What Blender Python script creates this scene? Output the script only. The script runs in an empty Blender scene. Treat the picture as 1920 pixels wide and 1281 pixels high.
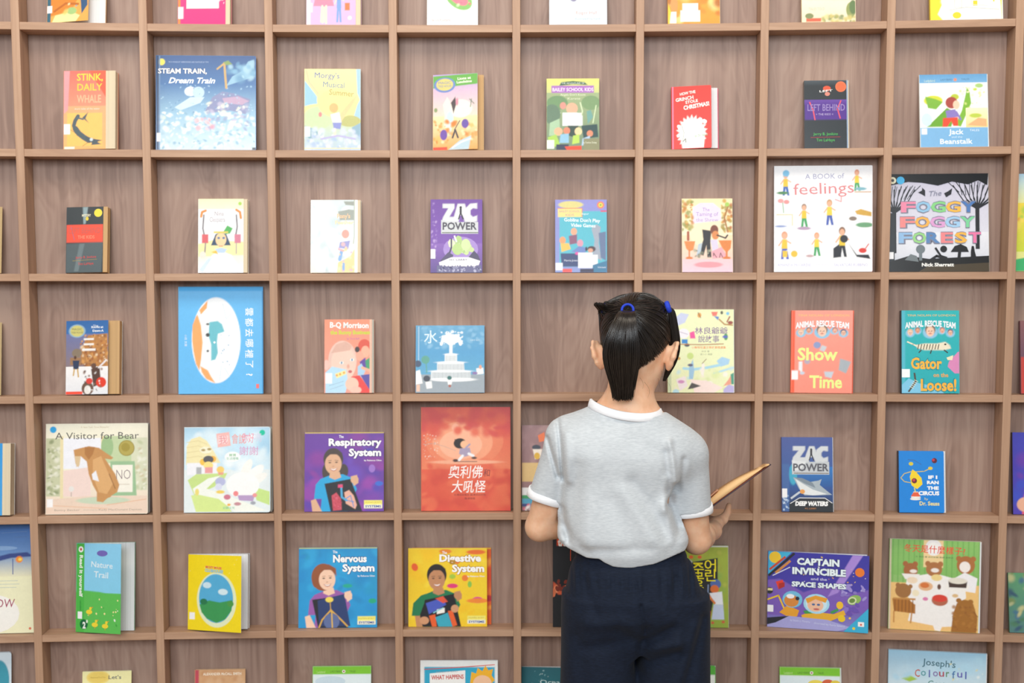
import bpy, bmesh, math, random, time
import numpy as np
from mathutils import Vector, Matrix

T0 = time.time()
scene = bpy.context.scene
COL = scene.collection

# ------------------------------------------------------------------ camera
EYE = Vector((0.00507, -2.93202, 1.29827))          # eye height of the photographer
cam_d = bpy.data.cameras.new('camera')
cam = bpy.data.objects.new('camera', cam_d)
COL.objects.link(cam)
cam_d.sensor_width = 36.0
cam_d.lens = 2143.0 / 1920.0 * 36.0
cam_d.shift_y = 88.6 / 1920.0
cam_d.clip_start = 0.05
cam_d.dof.use_dof = True
cam_d.dof.focus_distance = 2.52
cam_d.dof.aperture_fstop = 3.5
RV = ((0.99998085, 0.00587807, -0.00193685), (-0.00601908, 0.9965011, -0.08336264), (0.00144006, 0.0833727, 0.9965174))
cam.matrix_world = Matrix.Translation(EYE) @ Matrix(((RV[0][0], RV[2][0], -RV[1][0]),
                                                      (RV[0][1], RV[2][1], -RV[1][1]),
                                                      (RV[0][2], RV[2][2], -RV[1][2]))).to_4x4()
scene.camera = cam

# ------------------------------------------------------------------ view, world, lights
scene.view_settings.view_transform = 'Standard'
scene.view_settings.look = 'None'
scene.view_settings.gamma = 1.0
scene.view_settings.use_curve_mapping = False
scene.view_settings.exposure = 0.0

world = bpy.data.worlds.new('world')
scene.world = world
world.use_nodes = True
world.node_tree.nodes['Background'].inputs[0].default_value = (0.86, 0.93, 1.0, 1)
world.node_tree.nodes['Background'].inputs[1].default_value = 0.24


def area(name, loc, target, sx, sy, power, col):
    l = bpy.data.lights.new(name, 'AREA')
    l.shape = 'RECTANGLE'
    l.size = sx
    l.size_y = sy
    l.energy = power
    l.color = col
    o = bpy.data.objects.new(name, l)
    COL.objects.link(o)
    o.location = loc
    o.rotation_euler = (Vector(target) - Vector(loc)).to_track_quat('-Z', 'Y').to_euler()
    return o


area('ceiling_light', (0.0, -1.35, 3.10), (0.0, -0.5, 1.3), 5.5, 0.7, 52, (1.0, 0.88, 0.72))
area('ceiling_light', (-1.2, -3.9, 3.3), (-0.4, 0, 1.5), 4.0, 1.6, 40, (1.0, 0.93, 0.84))
area('window_daylight', (-0.2, -5.2, 2.7), (0, 0, 1.6), 3.4, 1.8, 166, (0.88, 0.95, 1.0))

# ------------------------------------------------------------------ helpers
KW = 0.06496            # curvature of the shelf wall
PITCH = 0.31            # size of one compartment
Z0 = 1.03               # height of the shelf that is number 4 from above
DEPTH = 0.060


def wpt(s, z, d=0.0):
    """point of the curved bookcase: s along the front, z height, d metres behind the front edges"""
    th = KW * s
    return (math.sin(th) / KW + d * math.sin(th), -(1 - math.cos(th)) / KW + d * math.cos(th), z)


def wframe(s, z, d):
    th = KW * s
    m = Matrix.Rotation(-th, 4, 'Z')
    m.translation = Vector(wpt(s, z, d))
    return m


def project(p):
    v = [p[i] - EYE[i] for i in range(3)]
    a, b, c = (sum(r[i] * v[i] for i in range(3)) for r in RV)
    return 960 + 2143 * a / b, 729.1 - 2143 * c / b


CX = (0.37, 0.18, -0.41, -0.69, 3.04, -0.45, -7.29, -0.63, -0.97, -0.58)
CY = (-0.24, 2.01, -0.42, -3.34, 0.23, 0.64, -0.03, 0.94, 0.71, -0.88)


def lens(x, y):
    u, v = (x - 960) / 960, (y - 640) / 640
    t = [u ** i * v ** j for i in range(4) for j in range(4 - i)]
    return x + sum(a * b for a, b in zip(CX, t)), y + sum(a * b for a, b in zip(CY, t))


def on_wall(x, y, d):
    """where on the bookcase (s, z) the surveyed spot x, y of the photograph lies"""
    x, y = lens(x, y)
    s, z = (x - 960) / 735, 1.3 - (y - 550) / 735
    for _ in range(8):
        a, b = project(wpt(s, z, d))
        s += (x - a) / 735
        z -= (y - b) / 735
    return s, z


def srgb(h):
    out = []
    for i in (0, 2, 4):
        c = int(h[i:i + 2], 16) / 255
        out.append(c / 12.92 if c <= 0.04045 else ((c + 0.055) / 1.055) ** 2.4)
    return tuple(out)


def tag(o, label=None, cat=None, group=None, kind=None):
    for k, v in (('label', label), ('category', cat), ('group', group), ('kind', kind)):
        if v:
            o[k] = v
    return o


def link(name, mesh, mat=None, parent=None, smooth=False):
    o = bpy.data.objects.new(name, mesh)
    COL.objects.link(o)
    if mat and not mesh.materials:
        mesh.materials.append(mat)
    if parent:
        o.parent = parent
    if smooth and mesh.polygons:
        mesh.polygons.foreach_set('use_smooth', [True] * len(mesh.polygons))
    return o


def mesh_of(name, verts, faces):
    m = bpy.data.meshes.new(name)
    m.from_pydata(verts, [], faces)
    m.validate()
    m.update()
    return m


def box_mesh(name, x0, x1, y0, y1, z0, z1, bev=0.0):
    bm = bmesh.new()
    r = bmesh.ops.create_cube(bm, size=1)
    for v in r['verts']:
        v.co = Vector((x0 if v.co.x < 0 else x1, y0 if v.co.y < 0 else y1, z0 if v.co.z < 0 else z1))
    if bev:
        bmesh.ops.bevel(bm, geom=bm.edges[:], offset=bev, segments=2, profile=0.5, affect='EDGES')
    m = bpy.data.meshes.new(name)
    bm.to_mesh(m)
    bm.free()
    return m


# ------------------------------------------------------------------ materials
def new_mat(name):
    m = bpy.data.materials.new(name)
    m.use_nodes = True
    return m, m.node_tree.nodes, m.node_tree.links, m.node_tree.nodes['Principled BSDF']


def simple(name, col, rough=0.6, spec=0.5, noise=0.0, scale=60.0, bump=0.0, stretch=(1, 1, 1)):
    m, n, l, b = new_mat(name)
    b.inputs['Roughness'].default_value = rough
    b.inputs['Specular IOR Level'].default_value = spec
    tc = n.new('ShaderNodeNewGeometry')
    mp = n.new('ShaderNodeMapping')
    mp.inputs['Scale'].default_value = stretch
    no = n.new('ShaderNodeTexNoise')
    no.inputs['Scale'].default_value = scale
    no.inputs['Detail'].default_value = 4
    l.new(tc.outputs['Position'], mp.inputs[0])
    l.new(mp.outputs[0], no.inputs['Vector'])
    mx = n.new('ShaderNodeMix')
    mx.data_type = 'RGBA'
    mx.inputs[6].default_value = tuple(c * (1 - noise) for c in col) + (1,)
    mx.inputs[7].default_value = tuple(min(1, c * (1 + noise)) for c in col) + (1,)
    l.new(no.outputs['Fac'], mx.inputs[0])
    l.new(mx.outputs[2], b.inputs['Base Color'])
    if bump:
        bp = n.new('ShaderNodeBump')
        bp.inputs['Strength'].default_value = bump
        bp.inputs['Distance'].default_value = 0.002
        l.new(no.outputs['Fac'], bp.inputs['Height'])
        l.new(bp.outputs[0], b.inputs['Normal'])
    return m


def wood(name, c_dark, c_mid, c_light, axis, rough=0.45, figure=1.0):
    """laminate with straight grain along the axis and broad cathedral figure"""
    m, n, l, b = new_mat(name)
    g = n.new('ShaderNodeNewGeometry')
    st = {'z': (34, 34, 1.3), 'x': (1.3, 34, 34)}[axis]
    st2 = {'z': (170, 170, 2.6), 'x': (2.6, 170, 170)}[axis]
    st3 = {'z': (5.5, 5.5, 0.9), 'x': (0.9, 5.5, 5.5)}[axis]
    outs = []
    for s, dist, det in ((st, 1.2, 5), (st2, 0.3, 3), (st3, 2.5, 2)):
        mp = n.new('ShaderNodeMapping')
        mp.inputs['Scale'].default_value = s
        no = n.new('ShaderNodeTexNoise')
        no.inputs['Scale'].default_value = 1.0
        no.inputs['Detail'].default_value = det
        no.inputs['Distortion'].default_value = dist
        l.new(g.outputs['Position'], mp.inputs[0])
        l.new(mp.outputs[0], no.inputs['Vector'])
        outs.append(no.outputs['Fac'])
    a = n.new('ShaderNodeMath'); a.operation = 'MULTIPLY'; a.inputs[1].default_value = 0.5
    l.new(outs[0], a.inputs[0])
    c = n.new('ShaderNodeMath'); c.operation = 'MULTIPLY_ADD'; c.inputs[1].default_value = 0.22
    l.new(outs[1], c.inputs[0]); l.new(a.outputs[0], c.inputs[2])
    d = n.new('ShaderNodeMath'); d.operation = 'MULTIPLY_ADD'; d.inputs[1].default_value = 0.42 * figure
    l.new(outs[2], d.inputs[0]); l.new(c.outputs[0], d.inputs[2])
    r = n.new('ShaderNodeValToRGB')
    e = r.color_ramp.elements
    mid = 0.36 + 0.21 * figure
    e[0].position = mid - 0.13; e[0].color = c_dark + (1,)
    e[1].position = mid + 0.13; e[1].color = c_light + (1,)
    k = e.new(mid); k.color = c_mid + (1,)
    # growth rings cut lengthwise: contour lines of the broad figure
    m1 = n.new('ShaderNodeMath'); m1.operation = 'MULTIPLY'; m1.inputs[1].default_value = 75.0
    l.new(outs[2], m1.inputs[0])
    m2 = n.new('ShaderNodeMath'); m2.operation = 'SINE'
    l.new(m1.outputs[0], m2.inputs[0])
    m3 = n.new('ShaderNodeMath'); m3.operation = 'MULTIPLY_ADD'; m3.inputs[1].default_value = 0.034 * figure
    l.new(m2.outputs[0], m3.inputs[0]); l.new(d.outputs[0], m3.inputs[2])
    l.new(m3.outputs[0], r.inputs[0])
    l.new(r.outputs[0], b.inputs['Base Color'])
    b.inputs['Roughness'].default_value = rough
    b.inputs['Specular IOR Level'].default_value = 0.35
    bp = n.new('ShaderNodeBump')
    bp.inputs['Strength'].default_value = 0.12
    bp.inputs['Distance'].default_value = 0.001
    l.new(outs[1], bp.inputs['Height'])
    l.new(bp.outputs[0], b.inputs['Normal'])
    return m


def print_mat(name, rough, coat):
    m, n, l, b = new_mat(name)
    a = n.new('ShaderNodeAttribute')
    a.attribute_name = 'Col'
    g = n.new('ShaderNodeNewGeometry')
    no = n.new('ShaderNodeTexNoise')
    no.inputs['Scale'].default_value = 210
    no.inputs['Detail'].default_value = 2
    l.new(g.outputs['Position'], no.inputs['Vector'])
    mr = n.new('ShaderNodeMapRange')
    mr.inputs[3].default_value = 0.90
    mr.inputs[4].default_value = 1.08
    n2 = n.new('ShaderNodeTexNoise')
    n2.inputs['Scale'].default_value = 62
    n2.inputs['Detail'].default_value = 3
    l.new(g.outputs['Position'], n2.inputs['Vector'])
    av = n.new('ShaderNodeMath'); av.operation = 'MULTIPLY_ADD'; av.inputs[1].default_value = 0.5
    hv = n.new('ShaderNodeMath'); hv.operation = 'MULTIPLY'; hv.inputs[1].default_value = 0.5
    l.new(no.outputs['Fac'], hv.inputs[0])
    l.new(n2.outputs['Fac'], av.inputs[0]); l.new(hv.outputs[0], av.inputs[2])
    l.new(av.outputs[0], mr.inputs[0])
    vm = n.new('ShaderNodeVectorMath'); vm.operation = 'SCALE'
    l.new(a.outputs['Color'], vm.inputs[0])
    l.new(mr.outputs[0], vm.inputs['Scale'])
    l.new(vm.outputs[0], b.inputs['Base Color'])
    b.inputs['Roughness'].default_value = rough
    b.inputs['Coat Weight'].default_value = coat
    b.inputs['Coat Roughness'].default_value = 0.25
    b.inputs['Specular IOR Level'].default_value = 0.4
    return m


M_EDGE = wood('shelf_edge_laminate', srgb('a5826a'), srgb('b38f75'), srgb('c09d83'), 'z', figure=0.3)
M_EDGEX = wood('shelf_edge_laminate_x', srgb('a5826a'), srgb('b38f75'), srgb('c09d83'), 'x', figure=0.3)
M_BACK = wood('back_panel_laminate', srgb('8c7266'), srgb('9d8275'), srgb('a98f81'), 'z', figure=1.0)
M_PRINT = print_mat('printed_matte_cover', 0.45, 0.04)
M_GLOSS = print_mat('printed_gloss_cover', 0.25, 0.35)


def page_mat(name, col):
    m, n, l, b = new_mat(name)
    g = n.new('ShaderNodeTexCoord')
    mp = n.new('ShaderNodeMapping'); mp.inputs['Scale'].default_value = (900, 900, 1)
    no = n.new('ShaderNodeTexNoise'); no.inputs['Scale'].default_value = 1.0; no.inputs['Detail'].default_value = 2
    l.new(g.outputs['Object'], mp.inputs[0]); l.new(mp.outputs[0], no.inputs['Vector'])
    r = n.new('ShaderNodeValToRGB')
    r.color_ramp.elements[0].position = 0.3
    r.color_ramp.elements[0].color = tuple(c * 0.72 for c in col) + (1,)
    r.color_ramp.elements[1].position = 0.65
    r.color_ramp.elements[1].color = col + (1,)
    l.new(no.outputs['Fac'], r.inputs[0]); l.new(r.outputs[0], b.inputs['Base Color'])
    b.inputs['Roughness'].default_value = 0.8
    return m


M_PAGES = {'w': page_mat('white_pages', srgb('eceef0')), 'c': page_mat('cream_pages', srgb('e6d6b8')),
           't': page_mat('tan_pages', srgb('cfa877')), 'g': page_mat('grey_pages', srgb('c3c0b4'))}

# ------------------------------------------------------------------ the setting
m_floor = wood('floor_vinyl', srgb('8d7763'), srgb('a58e78'), srgb('b8a38e'), 'x', figure=0.6)
fl = link('floor', box_mesh('floor', -4.6, 4.6, -7.4, 0.5, -0.06, 0.0), m_floor)
tag(fl, kind='structure')
m_wall = simple('painted_wall', srgb('e9e6e0'), 0.8, noise=0.02, scale=9)
wl = link('wall_back', box_mesh('wall_back', -4.6, 4.6, 0.40, 0.5, 0.0, 3.4), m_wall)
tag(wl, kind='structure')

# ------------------------------------------------------------------ the bookcase
case = bpy.data.objects.new('display_bookcase', None)
COL.objects.link(case)
tag(case, 'gently curved wall-filling wooden bookcase of square shallow compartments behind the girl', 'bookcase')
NCOL = 6
S_UP = [i * PITCH for i in range(-NCOL, NCOL + 1)]
TH_U, TH_S = 0.0200, 0.0185
Z_SH = [Z0 + (4 - j) * PITCH for j in range(-1, 8)]       # -1 is the top board, 7 the lowest shelf
up_mesh = box_mesh('upright', -TH_U / 2, TH_U / 2, 0, DEPTH + 0.012, 0.0, Z_SH[0] + TH_S / 2, 0.0008)
for s in S_UP:
    o = link('upright', up_mesh, M_EDGE, case)
    o.matrix_local = wframe(s, 0, 0)
half = (PITCH - TH_U) / 2
sh_mesh = box_mesh('shelf_board', -half, half, 0.0005, DEPTH, -TH_S / 2, TH_S / 2, 0.0008)
pl_mesh = box_mesh('plinth', -half, half, 0.012, DEPTH, 0.0, 0.10 - TH_S / 2, 0.0005)
bk_mesh = box_mesh('back_panel', -half, half, DEPTH, DEPTH + 0.010, 0.0, Z_SH[0] + TH_S / 2)
for s in S_UP[:-1]:
    sc_ = s + PITCH / 2
    o = link('back_panel', bk_mesh, M_BACK, case)
    o.matrix_local = wframe(sc_, 0, 0)
    o = link('plinth', pl_mesh, M_EDGEX, case)
    o.matrix_local = wframe(sc_, 0, 0)
    for z in Z_SH:
        o = link('shelf_board', sh_mesh, M_EDGEX, case)
        o.matrix_local = wframe(sc_, z, 0)


def shelf_top(row):
    """height of the board that the books of a row stand on (row 0 is cut by the top of the photograph)"""
    return Z0 + (3 - row) * PITCH + TH_S / 2


# ------------------------------------------------------------------ printing on covers
# x, y in percent of the cover, from its top left corner
def R(x0, y0, x1, y1, c): return [('P', [(x0, y0), (x1, y0), (x1, y1), (x0, y1)], c)]
def G(x0, y0, x1, y1, c0, c1): return [('G', x0, y0, x1, y1, c0, c1)]
def P(c, *a): return [('P', list(zip(a[::2], a[1::2])), c)]
def L(c, w, *a): return [('L', list(zip(a[::2], a[1::2])), w, c)]
def E(cx, cy, rx, ry, c, rot=0): return [('E', cx, cy, rx, ry, c, rot)]
def K(cx, cy, r, c): return [('K', cx, cy, r, c)]
def T(s, cx, cy, h, c, w=None, rot=0, bold=0.0, sh=0.0, arc=0.0):
    bold = min(bold, 0.008) if ord(max(s)) > 1000 else bold
    return [('T', s, cx, cy, h, c, w, rot, bold, sh, arc)]
def TO(s, cx, cy, h, c, c2, w=None, rot=0, bold=0.02, sh=0.0, arc=0.0):
    return T(s, cx, cy, h, c2, w, rot, bold + 0.05, sh, arc) + T(s, cx, cy, h, c, w, rot, bold, sh, arc)
def N(n, x0, y0, x1, y1, sz, cols, seed=1):
    r = random.Random(seed)
    out = []
    for _ in range(n):
        q = sz * r.uniform(0.5, 1.4)
        out += [('E', r.uniform(x0, x1), r.uniform(y0, y1), q, q * r.uniform(0.4, 1.0), r.choice(cols), r.uniform(-60, 60), 7)]
    return out
def ST(x=0, y=76, w=9, h=9): return R(x, y, x + w, y + h, 'f6f6f8')


def face(cx, cy, r, skin='f0c8a8', hair='3a2a22', k=1.0):
    """round head with hair, eyes and mouth; r in percent of the width, k squeezes the height to the cover's shape"""
    ry = r * 1.15 * k
    return (E(cx, cy - 0.25 * ry, r * 1.12, ry * 1.0, hair) + E(cx, cy + 0.08 * ry, r * 0.88, ry * 0.92, skin)
            + E(cx - 0.33 * r, cy, r * 0.11, ry * 0.09, '30241e') + E(cx + 0.33 * r, cy, r * 0.11, ry * 0.09, '30241e')
            + E(cx, cy + 0.18 * ry, r * 0.09, ry * 0.12, 'd99a80') + E(cx, cy + 0.48 * ry, r * 0.3, ry * 0.1, 'c4574e'))


def kid(cx, y0, h, skin, hair, top, legs, k=1.0, lean=0):
    """small standing figure, y0 top of the head, h its height in percent"""
    w = h * 0.22 / k
    return (P(legs, cx - w * .5, y0 + h * .58, cx + w * .5, y0 + h * .58, cx + w * .7 + lean, y0 + h, cx + w * .2 + lean, y0 + h, cx, y0 + h * .7, cx - w * .2, y0 + h, cx - w * .7, y0 + h)
            + P(top, cx - w * .5, y0 + h * .28, cx + w * .5, y0 + h * .28, cx + w * .6, y0 + h * .62, cx - w * .6, y0 + h * .62)
            + L(skin, w * .28, cx - w * .5, y0 + h * .34, cx - w * 1.1, y0 + h * .5) + L(skin, w * .28, cx + w * .5, y0 + h * .34, cx + w * 1.2, y0 + h * .42)
            + E(cx, y0 + h * .13, w * .6, h * .14, hair) + E(cx, y0 + h * .17, w * .45, h * .11, skin))


_glyphs = {}


def glyph_meshes(texts):
    """one filled outline for each (text, weight), made together"""
    obs = {}
    for key in texts:
        c = bpy.data.curves.new('lettering', 'FONT')
        c.body = key[0]
        c.size = 1.0
        c.resolution_u = 2
        c.offset = key[1]
        c.align_x = 'CENTER'
        o = bpy.data.objects.new('lettering', c)
        COL.objects.link(o)
        obs[key] = o
    dg = bpy.context.evaluated_depsgraph_get()
    for key, o in obs.items():
        ev = o.evaluated_get(dg)
        me = ev.to_mesh()
        n = len(me.vertices)
        a = np.zeros(n * 3)
        me.vertices.foreach_get('co', a)
        a = a.reshape(-1, 3)[:, :2]
        f = [tuple(p.vertices) for p in me.polygons]
        if n:
            lo, hi = a.min(0), a.max(0)
            a = (a - (lo + hi) / 2)
            _glyphs[key] = (a, f, hi[0] - lo[0], hi[1] - lo[1])
        ev.to_mesh_clear()
    for o in obs.values():
        c = o.data
        bpy.data.objects.remove(o)
        bpy.data.curves.remove(c)


def clip(poly, W, H):
    for ax, lim, sgn in ((0, 0, 1), (0, W, -1), (1, 0, 1), (1, H, -1)):
        out = []
        for i, p in enumerate(poly):
            q = poly[i - 1]
            a, b = (q[ax] - lim) * sgn, (p[ax] - lim) * sgn
            if (a < 0) != (b < 0):
                t = a / (a - b)
                out.append((q[0] + (p[0] - q[0]) * t, q[1] + (p[1] - q[1]) * t))
            if b >= 0:
                out.append(p)
        poly = out
        if len(poly) < 3:
            return []
    return poly


def painted(V, F, C, W, H, y, ops, base3, rad, step=0.0022):
    """the ground of a picture as a fine grid of colours with soft edges between them"""
    nx, nz = max(4, int(W / step)), max(4, int(H / step))
    X, Z = np.meshgrid(np.linspace(0, W, nx + 1), np.linspace(0, H, nz + 1), indexing='ij')
    img = np.zeros(X.shape + (3,)) + np.array(base3)
    for op in ops:
        if op[0] == 'G':
            _, x0, y0, x1, y1, c0, c1 = op
            t = np.clip(((H - Z) / H * 100 - y0) / max(y1 - y0, 1e-6), 0, 1)[..., None]
            col = np.array(srgb(c0)) * (1 - t) + np.array(srgb(c1)) * t
            m = ((X >= x0 / 100 * W - 1e-6) & (X <= x1 / 100 * W + 1e-6) & ((H - Z) >= y0 / 100 * H - 1e-6) & ((H - Z) <= y1 / 100 * H + 1e-6)).astype(float)
        elif op[0] in 'EK':
            cx, cy, rx, ry, c, rot = op[1:7] if op[0] == 'E' else (op[1], op[2], op[3], op[3] * W / H, op[4], 0)
            blot = len(op) > 7
            rx, ry = rx / 100 * W, ry / 100 * H
            cr, sr = math.cos(math.radians(rot)), math.sin(math.radians(rot))
            dx, dz = X - cx / 100 * W, Z - (H - cy / 100 * H)
            q = np.sqrt(((dx * cr + dz * sr) / rx) ** 2 + ((dz * cr - dx * sr) / ry) ** 2)
            wd = 0.9 if blot else max(0.03, 0.0026 / max(min(rx, ry), 1e-5))
            m = np.clip(((1.15 if blot else 1 + wd * 0.5) - q) / wd, 0, 1)
            m = m * m * (3 - 2 * m) * (0.85 if blot else 1)
            col = np.array(srgb(c))
        elif op[0] == 'L':
            pts = [(px / 100 * W, H - py / 100 * H) for px, py in op[1]]
            dist = np.full(X.shape, 9.0)
            for (ax, az), (bx, bz) in zip(pts, pts[1:]):
                L2 = max((bx - ax) ** 2 + (bz - az) ** 2, 1e-12)
                t = np.clip(((X - ax) * (bx - ax) + (Z - az) * (bz - az)) / L2, 0, 1)
                dist = np.minimum(dist, np.hypot(X - ax - t * (bx - ax), Z - az - t * (bz - az)))
            m = np.clip(0.5 + (op[2] / 200 * W - dist) / 0.0018, 0, 1)
            col = np.array(srgb(op[3]))
        else:
            pts = [(px / 100 * W, H - py / 100 * H) for px, py in op[1]]
            ins_ = np.zeros(X.shape, bool)
            dist = np.full(X.shape, 9.0)
            for (ax, az), (bx, bz) in zip(pts, pts[1:] + pts[:1]):
                if az != bz:
                    ins_ ^= ((az > Z) != (bz > Z)) & (X < (bx - ax) * (Z - az) / (bz - az) + ax)
                L2 = max((bx - ax) ** 2 + (bz - az) ** 2, 1e-12)
                t = np.clip(((X - ax) * (bx - ax) + (Z - az) * (bz - az)) / L2, 0, 1)
                dist = np.minimum(dist, np.hypot(X - ax - t * (bx - ax), Z - az - t * (bz - az)))
            m = np.clip(0.5 + np.where(ins_, dist, -dist) / 0.0022, 0, 1)
            col = np.array(srgb(op[2]))
        img = img * (1 - m[..., None]) + col * m[..., None]
    b = len(V)
    rr = rad * 0.3
    XX, ZZ = np.clip(X, 0, W - rr), np.clip(Z, rr, H - rr)
    V += list(zip(XX.ravel().tolist(), [y] * X.size, ZZ.ravel().tolist()))
    im = [tuple(c) for c in img.reshape(-1, 3).tolist()]
    w = nz + 1
    for i in range(nx):
        for j in range(nz):
            a = i * w + j
            F.append((b + a, b + a + w, b + a + w + 1, b + a + 1))
            C.append((im[a], im[a + w], im[a + w + 1], im[a + 1]))


def cover_mesh(name, W, H, thick, ops, base, edge, rad=0.0, soft=True, wash=False):
    """a cover board W x H with its printing; lies in XZ, printed side towards -Y, origin at its lower left"""
    V, F, C = [], [], []
    base3, edge3 = srgb(base), srgb(edge)
    if rad:
        out = []
        for cx, cz, a0 in ((W - rad, rad, -90), (W - rad, H - rad, 0)):
            for i in range(6):
                a = math.radians(a0 + 18 * i)
                out.append((cx + rad * math.cos(a), cz + rad * math.sin(a)))
        out = [(0, 0)] + out + [(0, H)]
    else:
        out = [(0, 0), (W, 0), (W, H), (0, H)]
    n = len(out)
    V += [(x, -thick, z) for x, z in out] + [(x, 0, z) for x, z in out]
    F.append(list(range(n))); C.append(base3)
    F.append(list(range(2 * n - 1, n - 1, -1))); C.append(edge3)
    for i in range(n):
        j = (i + 1) % n
        F.append([j, i, i + n, j + n]); C.append(edge3)
    lay = thick
    ins = rad * 0.3
    k0 = 0
    while k0 < len(ops) and (ops[k0][0] in 'GPE' or (wash and ops[k0][0] != 'T')):
        k0 += 1
    if soft and ops:
        lay += 0.00002
        painted(V, F, C, W, H, -lay, ops[:k0], base3, rad, 0.0015 if wash else 0.0022)
        ops = ops[k0:]
        lay += 0.00008
    for op in ops:
        lay += 0.000015
        k = op[0]
        if k == 'G':
            _, x0, y0, x1, y1, c0, c1 = op
            x0, x1 = max(x0 / 100 * W, 0), min(x1 / 100 * W, W - ins)
            z1, z0 = min(H - y0 / 100 * H, H - ins), max(H - y1 / 100 * H, ins)
            b = len(V)
            V += [(x0, -lay, z0), (x1, -lay, z0), (x1, -lay, z1), (x0, -lay, z1)]
            F.append([b, b + 1, b + 2, b + 3]); C.append((srgb(c1), srgb(c1), srgb(c0), srgb(c0)))
            continue
        if k == 'T':
            _, s, cx, cy, h, c, w, rot, bold, sh, arc = op
            g = _glyphs.get((s, bold))
            if not g:
                continue
            a, f, gw, gh = g
            sy = h / 100 * H / 0.72
            sx = sy if w is None else w / 100 * W / gw
            x = a[:, 0] * sx + a[:, 1] * sy * sh
            y = a[:, 1] * sy
            if arc:
                y = y + arc / 100 * H * (1 - (a[:, 0] / (gw / 2)) ** 2)
            cr, sr = math.cos(math.radians(rot)), math.sin(math.radians(rot))
            X = cx / 100 * W + x * cr - y * sr
            Z = H - cy / 100 * H + x * sr + y * cr
            X = np.clip(X, 0.0005, W - 0.0005); Z = np.clip(Z, 0.0005, H - 0.0005)
            b = len(V)
            V += [(float(p), -lay, float(q)) for p, q in zip(X, Z)]
            cc = srgb(c)
            F += [[b + i for i in q] for q in f]
            C += [cc] * len(f)
            continue
        if k in 'EK':
            if k == 'K':
                _, cx, cy, r, c = op
                rx, ry, rot, nn = r / 100 * W, r / 100 * W, 0, 22
            else:
                cx, cy, rx, ry, c, rot = op[1:7]
                nn = op[7] if len(op) > 7 else 20
                rx, ry = rx / 100 * W, ry / 100 * H
            cr, sr = math.cos(math.radians(rot)), math.sin(math.radians(rot))
            pts = []
            for i in range(nn):
                a = 2 * math.pi * i / nn
                u, v = rx * math.cos(a), ry * math.sin(a)
                pts.append((cx / 100 * W + u * cr - v * sr, H - cy / 100 * H + u * sr + v * cr))
            polys = [pts]
        elif k == 'P':
            c = op[2]
            pts = [(x / 100 * W, H - y / 100 * H) for x, y in op[1]]
            ar = sum(pts[i - 1][0] * pts[i][1] - pts[i][0] * pts[i - 1][1] for i in range(len(pts)))
            polys = [pts if ar > 0 else pts[::-1]]
        elif k == 'L':
            c = op[3]
            hw = op[2] / 200 * W
            pts = [Vector((x / 100 * W, H - y / 100 * H)) for x, y in op[1]]
            polys = []
            for p, q in zip(pts, pts[1:]):
                d = (q - p)
                if d.length < 1e-6:
                    continue
                d.normalize()
                e = Vector((-d.y, d.x)) * hw
                p2, q2 = p - d * hw * 0.5, q + d * hw * 0.5
                polys.append([tuple(p2 - e), tuple(q2 - e), tuple(q2 + e), tuple(p2 + e)])
        for pts in polys:
            pts = clip(pts, W, H)
            if len(pts) < 3:
                continue
            b = len(V)
            V += [(x, -lay, z) for x, z in pts]
            F.append([b + i for i in range(len(pts))])
            C.append(srgb(c))
    m = bpy.data.meshes.new(name)
    m.from_pydata(V, [], F)
    ca = m.color_attributes.new('Col', 'FLOAT_COLOR', 'CORNER')
    buf = []
    for f, c in zip(F, C):
        if isinstance(c[0], tuple):
            for q in c:
                buf += [*q, 1.0]
        else:
            buf += [*c, 1.0] * len(f)
    ca.data.foreach_set('color', buf)
    m.update()
    return m


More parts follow.
